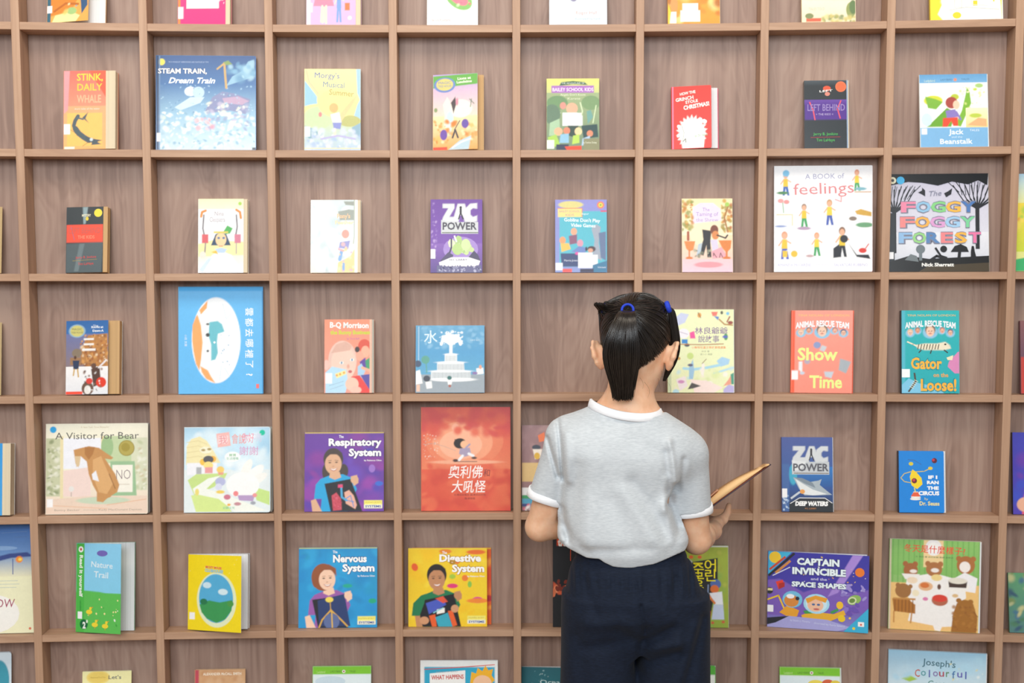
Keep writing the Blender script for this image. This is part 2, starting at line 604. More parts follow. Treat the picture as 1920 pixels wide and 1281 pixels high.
def book(row, x0, x1, y0, ops, base, label, t=0.012, edge=None, pages='w', xc=None, fan=None, opened=0.0,
         hard=False, rad=0.0, gloss=False, group=None, d0=None, yaw=0.0, wash=False, top=DEPTH - 0.0015, name='book', spine=None, yb=None):
    """a book stood face out in the bookcase: x0, x1 its sides and y0 its top edge in the photograph.
    xc: where the front cover ends if the pages show beside it; fan: thickness at the fore-edge; opened: degrees the
    front cover stands off the pages; d0: how far behind the shelf's front edge its back lies"""
    zs = shelf_top(row)
    fan = t if fan is None else fan
    xc = x1 if xc is None else xc
    db = min(0.052, 0.020 + max(t, 0.004)) if d0 is None else d0
    df = db - t
    ys = yb or project(wpt((x0 - 960) / 735, zs, df))[1]
    sA, _ = on_wall(x0, (y0 + ys) / 2, df)
    sB, _ = on_wall(x1, (y0 + ys) / 2, db)
    _, zt = on_wall(x0 + 0.3 * (x1 - x0), y0, df + 0.008)
    H = zt - zs
    Wp = sB - sA
    lean = math.atan2(max(0.0, top - db), H)
    beta = math.atan2(fan - t, Wp) + math.radians(opened)
    tc = 0.0022 if hard else 0.0006
    Wp /= math.cos(math.radians(yaw))
    # width of the cover so that its free edge ends at xc
    tx = lens(xc, (y0 + ys) / 2)[0]
    Wc = Wp
    for _ in range(6):
        q = project(wpt(sA + Wc * math.cos(beta), zs + H / 2, df - Wc * math.sin(beta)))[0]
        Wc += (tx - q) / 735
    root = bpy.data.objects.new(name, None)
    COL.objects.link(root)
    root.empty_display_size = 0.05
    sc = (math.floor((sA + Wp / 2) / PITCH) + 0.5) * PITCH
    root.matrix_world = wframe(sc, zs + 0.0004, 0) @ Matrix.Translation((sA - sc, db, 0)) @ Matrix.Rotation(-math.radians(yaw), 4, 'Z') @ Matrix.Rotation(-lean, 4, 'X')
    tag(root, label, 'book', group or 'books stood face out in the bookcase')
    mat = M_GLOSS if gloss else M_PRINT
    edge = edge or base
    # front cover with its printing; lettering goes on last
    ops = [o for o in ops if o[0] != 'T'] + [o for o in ops if o[0] == 'T']
    fm = cover_mesh('front_cover', Wc, H, tc, ops, base, edge, rad, wash=wash)
    f = link('front_cover', fm, mat, root)
    f.location = (0, -t + tc, 0)
    f.rotation_euler = (0, 0, -beta)
    # back cover
    bmh = cover_mesh('back_cover', Wp, H, tc, [], edge, edge, rad)
    b = link('back_cover', bmh, mat, root)
    # spine
    sm = cover_mesh('spine', max(t - tc, 0.001), H, tc * 0.8, [], spine or base, spine or base)
    s = link('spine', sm, mat, root)
    s.location = (0.0, -tc, 0)
    s.rotation_euler = (0, 0, -math.pi / 2)
    # pages: prism between the covers
    zi = 0.003 if hard else 0.0004
    xi = 0.004 if hard else 0.0008
    e0, e1 = -tc - 0.0001, -t + tc + 0.0001
    bb = math.atan2(fan - t, Wp)
    wr = max(Wp - xi, 0.01)
    yr = e1 - (wr) * math.tan(bb)
    ns = 5
    v, fa = [], []
    for z in (zi, H - zi):
        v += [(tc, e0, z), (wr, e0, z)]
        for i in range(1, ns):
            q = i / ns                                       # slightly rounded fore-edge
            v.append((wr - (0.0016 if not hard else -0.001) * math.sin(math.pi * q), e0 + (yr - e0) * q, z))
        v += [(wr, yr, z), (tc, e1, z)]
    n = len(v) // 2
    fa = [list(range(n))[::-1], list(range(n, 2 * n))] + [[i, (i + 1) % n, (i + 1) % n + n, i + n] for i in range(n)]
    pm = mesh_of('page_block', v, fa)
    link('page_block', pm, M_PAGES[pages], root)
    return root

# ------------------------------------------------------------------ the books
BOOKS = []


def B(*a, **k):
    BOOKS.append((a, k))


# --- top row, cut by the frame (the part above the frame is simply carried on)
B(0, 80, 192, -98, G(0, 0, 100, 55, '3d7fa8', 'e8b45a') + P('d9822b', 0, 60, 60, 50, 80, 62, 60, 84, 0, 92) + L('b8631c', 5, 18, 84, 45, 74, 75, 76) + P('f3e3a0', 12, 100, 20, 90, 60, 86, 80, 92, 70, 100)
  + P('23507a', 78, 50, 96, 48, 98, 78, 84, 90) + E(60, 85, 12, 5, '9fc07a') + R(0, 66, 9, 100, '275e74') + R(0, 76, 12, 86, 'f7f7f7') + N(12, 20, 40, 80, 90, 5, ['f0c66a', 'e39a3c', 'f7e6b0', '6d9fb8']), 'e8a64e',
  'curling picture book with orange and blue cover, top row, leftmost', wash=True, t=0.006, pages='w', xc=158, opened=12)
B(0, 328, 430, -95, G(0, 0, 100, 100, 'e23a80', 'dd2a7c') + R(18, 20, 86, 78, 'f6f0e6') + R(22, 24, 82, 74, 'fbf9f4') + R(0, 55, 5, 100, 'e68d3c') + ST(0, 76, 11, 16) + N(6, 86, 60, 98, 74, 3, ['fdeef4']), 'e23a80',
  'hot pink book with a white square on its cover, top row', t=0.014, pages='c', xc=418, fan=0.02)
B(0, 571, 675, -98, R(0, 0, 100, 100, 'd9b4dc') + R(0, 0, 8, 100, 'f0e9ef') + kid(34, 40, 56, 'f3d9c2', '8a5a3a', 'f08aa6', 'f6dcc8', 1.4) + P('f08aa6', 18, 62, 52, 62, 56, 74, 14, 74) + L('f6dcc8', 4, 32, 74, 33, 96) + L('f6dcc8', 4, 40, 74, 40, 97)
  + kid(66, 46, 50, 'f3d9c2', 'b06a3a', '7da0dc', '7da0dc', 1.4) + R(78, 70, 88, 80, 'f47a4a') + ST(0, 70, 12, 12) + K(88, 90, 4, 'f4ecec'), 'd9b4dc', 'lilac book with two cartoon children in skirts, top row', wash=True, t=0.012, pages='c', xc=664, fan=0.016)
B(0, 799, 895, -88, R(0, 0, 100, 100, 'f8f7f5') + E(62, 60, 30, 14, '86bf6c', -38) + E(60, 58, 24, 9, 'f07f92', -38) + E(50, 52, 10, 5, '9fb8dc', -30) + T('by Vera Rosenberry', 28, 92, 4, 'd9808a', 36) + N(20, 40, 46, 90, 72, 3, ['cfe6b8', 'f5a6b2', 'e8637c']), 'f8f7f5',
  'white book with pink and green slippers on its cover, top row', wash=True, t=0.008, pages='w')
B(0, 1030, 1139, -95, G(0, 0, 100, 100, 'eef2f6', 'd6e6f4') + E(42, 60, 7, 7, '8b86a8') + E(40, 58, 3, 3, '5e5a80') + T('Roger Hall', 64, 83, 4.6, 'ee9d90', 36) + T('illustrated by hand', 66, 91, 3, 'a9b6c4', 44) + ST(0, 70, 12, 12), 'e6edf4',
  'pale blue-white book with a small grey dot motif, top row', wash=True, t=0.008)
B(0, 1254, 1352, -92, G(0, 0, 100, 100, 'f6b04a', 'ef9a35') + N(40, 0, 10, 100, 95, 10, ['c9762c', 'f7c774', 'e08e34', 'a85a22', 'ffd88a']) + E(12, 72, 7, 14, 'd99a5a') + R(28, 70, 58, 95, 'fdfaf4') + R(24, 80, 62, 96, 'fdfaf4') + ST(2, 82, 14, 16) + P('f3ce3f', 0, 70, 6, 82, 3, 100, 0, 100), 'f2a748',
  'orange and brown book with a blank white patch, top row', wash=True, t=0.012, pages='c')
B(0, 1507, 1608, -95, G(0, 0, 100, 70, 'f6d3a4', 'f9e8cf') + G(0, 70, 100, 100, 'f9e8cf', 'efe0bc') + P('5c6a66', 35, 48, 50, 44, 52, 52, 44, 58, 38, 54) + T('TALES TOLD', 28, 80, 4, 'f0b8a8', 30) + E(92, 82, 9, 11, '8e9a5c') + E(96, 78, 7, 10, '5f7a4c') + N(30, 40, 90, 100, 100, 5, ['c9bd72', 'a8a860', 'e2d494', '7f9060'])
  + R(8, 93, 36, 98, 'ef6248') + E(14, 90, 8, 4, '7f8a5c'), 'f4dcb4', 'cream book with sandy hills and green bushes, top row', wash=True, t=0.010, pages='c')
B(0, 1750, 1885, -88, R(0, 0, 100, 100, 'f4dc34') + P('fbfbf7', 18, 100, 10, 90, 16, 76, 14, 60, 24, 40, 96, 38, 100, 100) + N(16, 20, 50, 96, 96, 6, ['e9e9e4', 'ffffff', 'f2f2ee']) + L('c9c9c2', 1, 28, 60, 60, 56, 80, 66, 94, 62) + L('c9c9c2', 1, 26, 84, 50, 80, 96, 84) + E(37, 92, 6, 5, 'efd02c') + R(60, 70, 66, 78, 'f0cf2a')
  + L('d5d5ce', 1, 34, 64, 34, 80, 44, 80, 44, 64, 34, 64) + L('d5d5ce', 1, 58, 62, 58, 76, 80, 78) + R(88, 60, 90, 72, 'efd02c'), 'f4dc34', 'bright yellow book with white line drawings, top row, rightmost', t=0.012)

# --- second row
B(1, 116, 219, 131, G(0, 0, 100, 45, 'ee6a5c', 'f48e70') + G(0, 45, 100, 100, 'f8a878', 'f8b06a') + R(8, 54, 92, 96, 'fbbf62') + P('f09aa0', 0, 0, 14, 0, 10, 50, 0, 55)
  + P('f15a3c', 60, 0, 100, 0, 100, 34, 84, 20) + T('STINK,', 62, 9, 9, 'f6d23c', 62, 0, .02) + T('DAILY', 62, 21, 9, 'f4c842', 60, 0, .02) + T('WHALE', 60, 36, 10, 'f3b48e', 58, 0, .02) + T('more tales of the water', 56, 48.5, 2.6, 'fbe0cf', 60)
  + L('44565f', 9, 34, 58, 27, 64, 24, 70, 30, 78) + L('44565f', 13, 28, 74, 36, 80, 48, 85, 60, 89) + L('3e4f5a', 10, 56, 87, 76, 91) + P('3e4f5a', 70, 87, 92, 89, 80, 91, 90, 94, 66, 95) + L('4b5e68', 4, 32, 60, 46, 62) + P('44565f', 44, 60, 58, 53, 52, 61, 60, 67) + E(66, 88, 4, 2, 'c9d6dc')
  + L('7a5a3a', 1, 12, 74, 24, 78) + L('7a5a3a', 1, 46, 96, 60, 91) + ST(0, 68, 15, 13) + R(2, 97, 26, 100, 'fdeedf'), 'f08a62', 'orange and red paperback with a grey whale, pages fanned cream', wash=True, t=0.014, fan=0.024, pages='c', xc=195, gloss=True)
B(1, 290, 478, 101, G(0, 0, 100, 30, '2c5590', '3a6ea8') + G(0, 30, 100, 62, '3a6ea8', '8fb9d4') + G(0, 62, 100, 100, '8fb9d4', 'c4d9e2') + P('8fbcd6', 70, 32, 76, 22, 86, 16, 92, 6, 98, 4, 99, 22, 84, 27) + N(20, 74, 8, 98, 26, 5, ['5f94bc', '7fb2d2', 'a4cce0'])
  + E(34, 38, 6, 5, 'e4eef4') + E(42, 39, 6, 6, 'b7d2e6') + P('c3dcea', 18, 55, 34, 44, 48, 44, 44, 50, 24, 58) + P('7f86b0', 48, 60, 56, 44, 66, 38, 78, 40, 94, 46, 90, 62, 74, 58, 58, 60) + P('b79ab8', 66, 45, 82, 43, 93, 48, 86, 52, 68, 50)
  + N(300, 2, 60, 99, 99, 2.6, ['dfe9ec', 'eef3f2', '9fc1d4', '7fa9c4', 'b4cede', 'd6e3d6', 'c6d6e0'], 5) + N(60, 50, 50, 92, 78, 3, ['e9ecdc', 'b8b2cc', '8f9cc0', 'dfe4d0'], 8) + N(12, 38, 66, 58, 78, 3, ['e8aab4', 'd990a4', 'f0c2c4'], 9)
  + N(70, 2, 30, 98, 60, 1.2, ['9cc4de', 'b9d6e6', '5686b4'], 6) + L('c9a566', 2.2, 68, 8, 69, 22, 70, 34) + L('c9a566', 1.8, 61, 14, 67, 9) + P('7f9a54', 67, 7, 72, 5, 76, 9, 70, 10) + TO('STEAM TRAIN,', 26, 17, 5.2, 'fafdff', '1d3c6c', 49, 0, .03) + T('Dream Train', 36, 26.5, 6, 'f4f9ff', 46, 0, .03, .35)
  + K(5, 7, 3.4, 'f1e35a') + T('WITH WORDS BY SHERRI RINKER AND PAINTINGS BY TOM', 32, 7, 1.7, 'a9bddc', 40) + R(0, 0, 2.4, 100, '27456e') + R(2.4, 0, 3.6, 100, '6f93bd') + R(0, 82, 4, 91, 'eee9ea') + R(96, 97, 100, 100, '1f2b3c'), '3a6ea8',
  'large dark blue picture book with starry sky and steam train', wash=True, t=0.012, hard=True, edge='1f3350', gloss=True, rad=0.004)
B(1, 569, 675, 127, G(0, 0, 100, 60, 'f9f1ac', 'f6e39a') + G(0, 60, 100, 100, 'cfdca8', 'b6cbe6') + P('9ccbe8', 0, 14, 18, 30, 30, 42, 10, 44, 0, 46) + L('f2c9a4', 3, 3, 2, 8, 16, 26, 32, 26, 40) + P('a9cfea', 92, 0, 100, 0, 100, 40, 94, 30) + P('a9cfe8', 94, 44, 100, 36, 100, 62, 88, 58)
  + E(24, 60, 26, 14, 'c9dcae') + E(80, 64, 20, 7, 'bcbd78') + E(36, 38, 14, 12, 'fbe0a0') + E(58, 42, 34, 18, 'f8ea9c') + P('f6cf98', 62, 56, 84, 38, 94, 32, 86, 44, 66, 64) + E(52, 48, 8, 6, 'f2b97c') + P('e3e4f2', 46, 56, 62, 53, 66, 66, 50, 66) + P('8b93d2', 50, 66, 66, 66, 64, 74, 52, 73) + L('f3ddc4', 4, 54, 74, 54, 82)
  + E(28, 56, 3, 3, 'e08a8c') + P('7fa8b8', 0, 70, 20, 74, 30, 84, 10, 86, 0, 82) + P('8fb0c4', 84, 72, 100, 66, 100, 84, 88, 80) + N(70, 0, 74, 100, 98, 5, ['d3dfee', 'a7bedd', 'e6eaf0', 'b9cbd4', 'cfd6ea'], 3) + L('b8b2dc', 3, 30, 86, 60, 82, 90, 86)
  + T("Morgy's", 40, 9, 7, '6479b4', 44, -2) + T('Musical', 52, 19.5, 7, '6f8cb0', 38, -3) + T('Summer', 66, 29.5, 7, 'b09a58', 44, -5) + R(0, 71, 10, 83, 'fbfbfb') + R(0, 97, 100, 98, 'f3df8e'), 'f5e79c', 'pastel yellow and blue paperback with a child blowing a horn', wash=True, t=0.012, pages='c')
B(1, 811, 907, 137, G(0, 0, 100, 55, 'b9a2d8', 'f6d6c4') + G(0, 55, 100, 100, 'f8e2b0', 'e8a458') + P('67ae4c', 0, 2, 100, 0, 100, 14, 0, 18) + E(26, 14, 24, 10, '6a86c8') + E(26, 13.5, 19, 8, 'd9cc7c') + T('MAGIC', 26, 11, 3.4, '7a86b8', 28) + T('TREE HOUSE', 26, 15.5, 3, '7a86b8', 30) + T('Lions at', 70, 6, 3.4, 'f6f8ea', 30, 3, .03) + T('Lunchtime', 70, 10.5, 3.4, 'f6f8ea', 34, 3, .03)
  + E(62, 46, 26, 12, 'fbeede') + P('efe6da', 22, 40, 32, 30, 38, 36, 36, 56, 42, 72, 24, 70, 26, 54) + E(38, 58, 8, 9, 'c9e6e6') + L('c9e6e6', 5, 40, 62, 38, 80) + P('4c4248', 40, 38, 50, 30, 52, 40, 46, 52) + E(54, 37, 3, 5, 'd98aa0') + L('6b8272', 2, 82, 34, 92, 40) + L('6b8272', 2, 84, 44, 86, 34) + E(6, 47, 4, 3, '8aa070')
  + N(60, 2, 62, 98, 90, 5, ['ee9a44', 'f4bc68', 'e07f34', 'fbe3b4', 'd9a05c'], 4) + E(24, 80, 8, 7, '6f4fa8') + E(72, 66, 8, 6, '6a54a8') + L('3f3f48', 4, 44, 84, 50, 74, 56, 84) + L('3f3f48', 2, 48, 74, 56, 66, 60, 62) + P('b9d0dc', 34, 100, 60, 88, 86, 82, 80, 100) + L('eef4f4', 3, 44, 97, 64, 90, 84, 86) + R(0, 96, 32, 100, 'ee4a36'), 'e8c89c',
  'paperback with green top band and desert scene, cover corner curling', wash=True, t=0.006, fan=0.010, pages='t', xc=895, opened=6)
B(1, 1025, 1124, 145, G(0, 0, 100, 20, 'dfe07c', 'c9d08a') + G(0, 20, 100, 100, '9fb184', '6f8870') + P('2f5a4c', 24, 10, 28, 5, 50, 3.5, 72, 5, 78, 9, 50, 8) + T('THE ADVENTURES OF', 50, 6.6, 2.4, 'e6efe0', 44) + R(9, 10, 90, 20, 'a96cc0') + T('BAILEY SCHOOL KIDS', 50, 15.4, 5, 'f2e6f4', 78, 0, .02) + T("Angels Don't Know", 50, 23, 3, 'e6ead0', 48) + T('Karate', 52, 28, 3, 'dfe6c8', 24)
  + E(20, 34, 20, 10, '6f9468') + E(84, 34, 18, 10, '7a9a6c') + L('cfe0b8', 2.5, 64, 34, 68, 46, 62, 62) + L('cfe0b8', 2, 14, 66, 18, 50, 26, 48) + L('cfe0b8', 2, 88, 62, 94, 38) + E(10, 50, 16, 14, '64806a') + P('a8c8a4', 6, 62, 24, 56, 26, 80, 4, 80) + E(48, 42, 11, 8, 'eab092') + E(31, 38, 6, 5, 'd99488') + P('dfe8e0', 30, 48, 66, 48, 66, 64, 30, 66) + R(30, 48, 58, 66, 'fbfcfe') + R(50, 52, 68, 66, 'f8fafc')
  + P('6ea29a', 76, 46, 84, 44, 88, 54, 78, 64) + P('2c4a4c', 66, 66, 96, 64, 98, 82, 70, 84) + P('324a44', 40, 66, 60, 66, 60, 84, 42, 80) + E(22, 74, 8, 5.5, 'f2b48e') + P('a8d05a', 2, 82, 18, 78, 26, 94, 4, 96) + E(38, 73, 6.5, 5, 'd9876a') + P('8fc0dc', 26, 78, 42, 77, 42, 90, 24, 90) + E(60, 74, 7, 5.5, 'f0d2a0') + P('b6d85c', 50, 80, 62, 78, 62, 90, 48, 92)
  + E(82, 77, 6, 4.5, 'd98a6a') + P('a9c4e0', 68, 84, 82, 80, 82, 92, 66, 94) + P('2c3a54', 18, 92, 42, 92, 40, 100, 18, 100) + P('e8482c', 34, 95, 66, 94, 66, 100, 38, 100) + R(70, 84, 100, 100, '8a8a68') + T('by Debbie Dadey', 82, 90, 2.4, 'eef0d8', 26) + R(0, 86, 14, 98, 'f4f6ee'), 'b8c48a',
  'green paperback with purple title band and group of children', wash=True, t=0.010, pages='t')
B(1, 1261, 1348, 162, G(0, 0, 100, 100, 'e8352c', 'e4403a') + P('fbfaf6', *[q for i in range(44) for q in (50 + (40 if i % 2 else 31) * math.cos(i * math.pi / 22), 74 + (28 if i % 2 else 22) * math.sin(i * math.pi / 22))]) + P('fbfaf6', 20, 70, 84, 74, 80, 100, 26, 100) + L('b9bbb4', 1.5, 24, 62, 30, 74, 26, 92) + L('9a9c96', 2.5, 28, 88, 34, 84, 36, 98) + N(26, 16, 54, 84, 96, 4, ['ffffff', 'ecebe6', 'f5f4f0'], 2)
  + T('HOW THE', 40, 11, 4.5, 'fdf3ee', 40, 8, .03) + T('GRINCH', 32, 20, 5.5, 'fdf3ee', 46, 8, .03) + T('STOLE', 50, 25, 4.5, 'fdf3ee', 32, 8, .03) + T('CHRISTMAS!', 62, 32, 6.5, 'fdf3ee', 66, 8, .04) + T('by Dr. Seuss', 74, 80, 4, '7fae84', 32, 6) + R(0, 0, 4, 100, 'f07a9a'), 'e8352c', 'small red book with white spiky burst and white slanted title', t=0.014, fan=0.016, xc=1335, opened=7, rad=0.004, hard=True, edge='e2507a', pages='w')
B(1, 1510, 1592, 150, R(0, 0, 100, 100, '2e3439') + G(0, 0, 100, 8, '49545c', '2e3439') + R(0, 29, 98, 58, '54348f') + G(0, 29, 98, 36, '6a48a4', '54348f') + T('LEFT BEHIND', 50, 40, 10, '9a86c0', 86, 0, .01) + T('> THE KIDS <', 46, 50, 3, 'c3b4dc', 40) + L('e0566c', 3, 12, 32, 20, 44, 24, 58) + L('e0566c', 3, 84, 30, 76, 42, 82, 56) + E(52, 12, 9, 4, 'd9583c') + T('LEFT', 50, 15.5, 3, 'f2ece8', 30, 4, .02) + E(53, 20, 6, 3, 'd98a7a')
  + K(84, 9.5, 12.5, 'f4784e') + K(84, 9.5, 9.5, 'ee6c44') + T('Jerry B. Jenkins', 48, 79.5, 4, '4fc25a', 56) + L('c03a3c', .8, 14, 84, 82, 83.4) + T('Tim LaHaye', 48, 88.5, 4.4, '4fc25a', 42) + R(97, 0, 100, 100, '93a6c0'), '2e3439', 'small black paperback with purple band and orange dot', t=0.014, gloss=True, pages='c')
B(1, 1728, 1856, 137, G(0, 0, 100, 12, '5f9ed0', '74aedb') + R(0, 12, 100, 73, 'f6f9f4') + R(0, 73, 100, 100, '7ab2de') + T('LADYBIRD', 40, 7.4, 2.6, '44719c', 18) + T('TALES', 68, 7, 2.6, '44719c', 12) + K(53, 7.4, 2.4, 'e08a6a') + T('Ladybird', 15, 9, 3.4, 'cfe2d0', 16) + E(20, 36, 14, 7, 'd2d83a') + P('7cb43a', 8, 30, 24, 34, 34, 38, 24, 48, 12, 46) + P('6aa52e', 10, 72, 24, 60, 40, 46, 52, 52, 46, 72) + P('7db536', 52, 70, 62, 50, 68, 28, 70, 18, 74, 24, 76, 40, 66, 60, 60, 72)
  + E(88, 16, 6, 3, 'a8cc7c') + E(82, 21, 3, 2, 'c3d84a') + N(26, 56, 18, 96, 50, 2.6, ['d9e38a', 'f6ecb0', 'c8dc8c', 'f4f2cc']) + G(68, 46, 100, 73, 'fdf2c8', 'f6d48e') + E(82, 57, 9, 3, 'b8cc4a') + P('eeb07c', 70, 70, 86, 60, 98, 62, 98, 72) + E(52, 31, 6, 4, 'b8c83c') + E(47, 39, 9, 8, 'a8443c') + E(54, 42, 5, 6, 'f6cbb0') + P('8878c0', 38, 50, 52, 48, 58, 58, 40, 62) + L('8878c0', 3, 54, 52, 60, 62)
  + P('e8492e', 34, 60, 56, 59, 56, 71, 49, 71, 46, 64, 40, 72, 33, 72) + E(10, 62, 8, 9, 'cfe4ee') + ST(2, 74, 8, 8) + T('Jack', 53, 80, 7, 'eef7ff', 22, 0, .02) + T('and the', 54, 86, 2.6, 'dceefb', 16) + T('Beanstalk', 53, 92, 7, 'eef7ff', 48, 0, .02) + T('TALES', 80, 77, 3, 'e8f2fb', 14), 'f2f6f4', 'light blue picture book with a child climbing a beanstalk', wash=True, t=0.008)

# --- third row
B(2, 123, 206, 388, R(0, 0, 100, 100, '2c353a') + P('4e5b60', 0, 56, 100, 54, 96, 100, 0, 100) + P('8ba0a6', 44, 0, 58, 0, 52, 26, 46, 26) + P('68777c', 36, 56, 50, 56, 34, 98, 22, 98) + R(0, 27, 100, 54, 'ea4f38') + T('LEFT BEHIND', 50, 36, 9, 'c8584e', 86, 0, .01) + T('THE KIDS', 54, 46, 5, 'f0886a', 46, 0, .02) + L('9a6a8a', 1.5, 12, 30, 22, 50) + K(86, 9.5, 11, 'f1d83f') + T('MYSTERY', 54, 13, 3.6, 'e6e0c4', 24, 0, .03) + E(56, 18, 4, 3, 'e8c83a')
  + T('Jerry B. Jenkins', 54, 77, 3.6, 'd8413c', 56, 2) + L('b89a3c', .8, 18, 82, 84, 80) + T('Tim LaHaye', 54, 87, 4, 'd8413c', 42, 2), '2c353a', 'small black paperback with red band, thick tan fore-edge', t=0.012, fan=0.024, pages='t', xc=192, gloss=True)
B(2, 371, 466, 373, G(0, 0, 100, 14, 'f4ecbe', 'f2ead0') + R(0, 14, 100, 100, 'f0f0f4') + G(0, 60, 100, 100, 'f6eebc', 'eef2f8') + P('f6e9a8', 0, 62, 30, 56, 100, 58, 100, 76, 0, 78) + P('e9eff8', 20, 100, 30, 76, 50, 70, 74, 76, 96, 100) + T('Nina', 46, 20, 6, 'a9a0a8', 20) + T('Cleopatra', 42, 29, 6.5, 'a9a0a8', 34)
  + L('d98c3c', 5, 6, 24, 8, 18, 16, 16) + L('d98c3c', 5, 84, 15, 92, 18, 94, 26) + L('6f6a70', 3, 12, 22, 10, 40, 14, 52) + L('6f6a70', 3, 84, 22, 86, 38, 82, 52) + R(8, 48, 22, 60, 'd65f66') + R(80, 48, 94, 60, 'cf7b92') + L('8a8088', 3, 16, 60, 14, 78) + L('9a90a0', 2, 84, 60, 84, 74) + P('4fae58', 56, 44, 64, 36, 76, 40, 70, 47, 60, 48) + P('2f4a68', 28, 63, 38, 48, 50, 45, 62, 48, 72, 63) + E(50, 55, 12, 9, 'f6cfa0') + R(34, 44, 66, 46.5, 'd9c85a') + E(45, 53, 3, 1.6, '5878a0') + E(56, 53, 3, 1.6, '5878a0')
  + L('c9605c', 1.6, 46, 64, 54, 64) + P('b8cfe8', 36, 68, 50, 66, 64, 68, 58, 73, 44, 73) + P('e0b83c', 28, 72, 40, 70, 44, 75) + K(92, 6.5, 4, 'a8d05a') + E(10, 76, 7, 5, 'e4e0d4') + P('cfe0f2', 2, 96, 22, 80, 30, 80, 10, 100), 'f0f0ee', 'pale paperback with black-haired queen and two slim figures', wash=True, t=0.014, fan=0.016, pages='c', xc=456)
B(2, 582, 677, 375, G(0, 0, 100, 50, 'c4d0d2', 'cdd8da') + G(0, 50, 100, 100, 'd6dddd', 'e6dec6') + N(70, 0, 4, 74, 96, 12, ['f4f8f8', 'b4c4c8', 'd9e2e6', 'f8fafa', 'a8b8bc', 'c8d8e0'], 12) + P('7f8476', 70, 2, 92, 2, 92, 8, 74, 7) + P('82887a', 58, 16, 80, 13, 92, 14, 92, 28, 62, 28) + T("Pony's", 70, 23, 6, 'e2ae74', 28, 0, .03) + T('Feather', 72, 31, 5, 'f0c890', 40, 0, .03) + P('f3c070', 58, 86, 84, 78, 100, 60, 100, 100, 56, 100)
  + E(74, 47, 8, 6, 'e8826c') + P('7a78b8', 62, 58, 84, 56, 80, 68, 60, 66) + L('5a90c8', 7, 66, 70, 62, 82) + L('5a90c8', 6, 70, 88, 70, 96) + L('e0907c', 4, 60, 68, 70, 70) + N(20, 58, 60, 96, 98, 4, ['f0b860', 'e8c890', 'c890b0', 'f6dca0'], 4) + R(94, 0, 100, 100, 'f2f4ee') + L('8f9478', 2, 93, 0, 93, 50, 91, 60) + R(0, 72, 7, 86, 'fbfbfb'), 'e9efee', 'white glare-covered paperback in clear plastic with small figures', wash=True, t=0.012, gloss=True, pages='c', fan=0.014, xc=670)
B(2, 807, 904, 373, G(0, 0, 100, 60, '6f45a0', '7c52ae') + G(0, 60, 100, 100, '8a62b8', '5c4a8c') + N(40, 1, 4, 12, 80, 2, ['a98ccb', '9478bc', 'c2a8dc'], 5) + P('dfe2e4', 23, 6, 46, 6, 46, 12, 36, 24, 46, 24, 48, 31, 21, 31, 24, 24, 34, 12, 23, 12) + P('dfe2e4', 52, 6, 66, 6, 76, 31, 66, 31, 62, 22, 56, 22, 54, 31, 42, 31) + P('dfe2e4', 90, 5, 90, 13, 82, 12, 77, 15, 77, 21, 82, 24, 90, 22, 90, 30, 78, 32, 68, 26, 68, 12, 76, 6)
  + K(58, 11, 2.4, '34303c') + L('34303c', 4, 58, 13, 58, 20) + L('34303c', 2.4, 57, 20, 54, 27) + L('34303c', 2.4, 59, 20, 63, 27) + P('cfd3d6', 20, 31, 92, 31, 92, 47, 20, 47) + T('POWER', 56, 36.5, 10, '4a4654', 66, 0, .02) + P('cfd3d6', 20, 28, 46, 32, 36, 42, 20, 44) + L('54604c', 1.6, 22, 45.5, 92, 45.5) + E(58, 68, 34, 17, 'a78cd0') + N(16, 40, 54, 80, 74, 6, ['c8dc9c', 'b0cc88', 'dfe8c4'], 6) + L('f2f2f6', 3, 46, 50, 50, 58) + E(52, 68, 10, 8, 'b8d48a') + E(68, 62, 9, 8, 'cfe0a8')
  + L('4a4060', 3, 40, 54, 40, 66, 36, 74) + P('565070', 18, 84, 34, 72, 44, 76, 40, 84) + P('4f4a68', 72, 80, 84, 70, 92, 76, 96, 84) + P('f4f4f8', 16, 86, 40, 79, 74, 79, 96, 84, 92, 92, 18, 93) + R(12, 90, 98, 100, '6a6890') + N(40, 14, 92, 98, 99, 2, ['8f90b0', '4a4870', 'b0b0cc'], 7) + T('POISON ISLAND', 56, 88.6, 5.4, 'fbfbff', 66, 0, .05) + T('H.I. LARRY', 54, 82.5, 2.4, '4a4466', 34) + ST(0, 68, 9, 13), '7448a6', 'purple paperback with big silver block title and green creature', t=0.008)
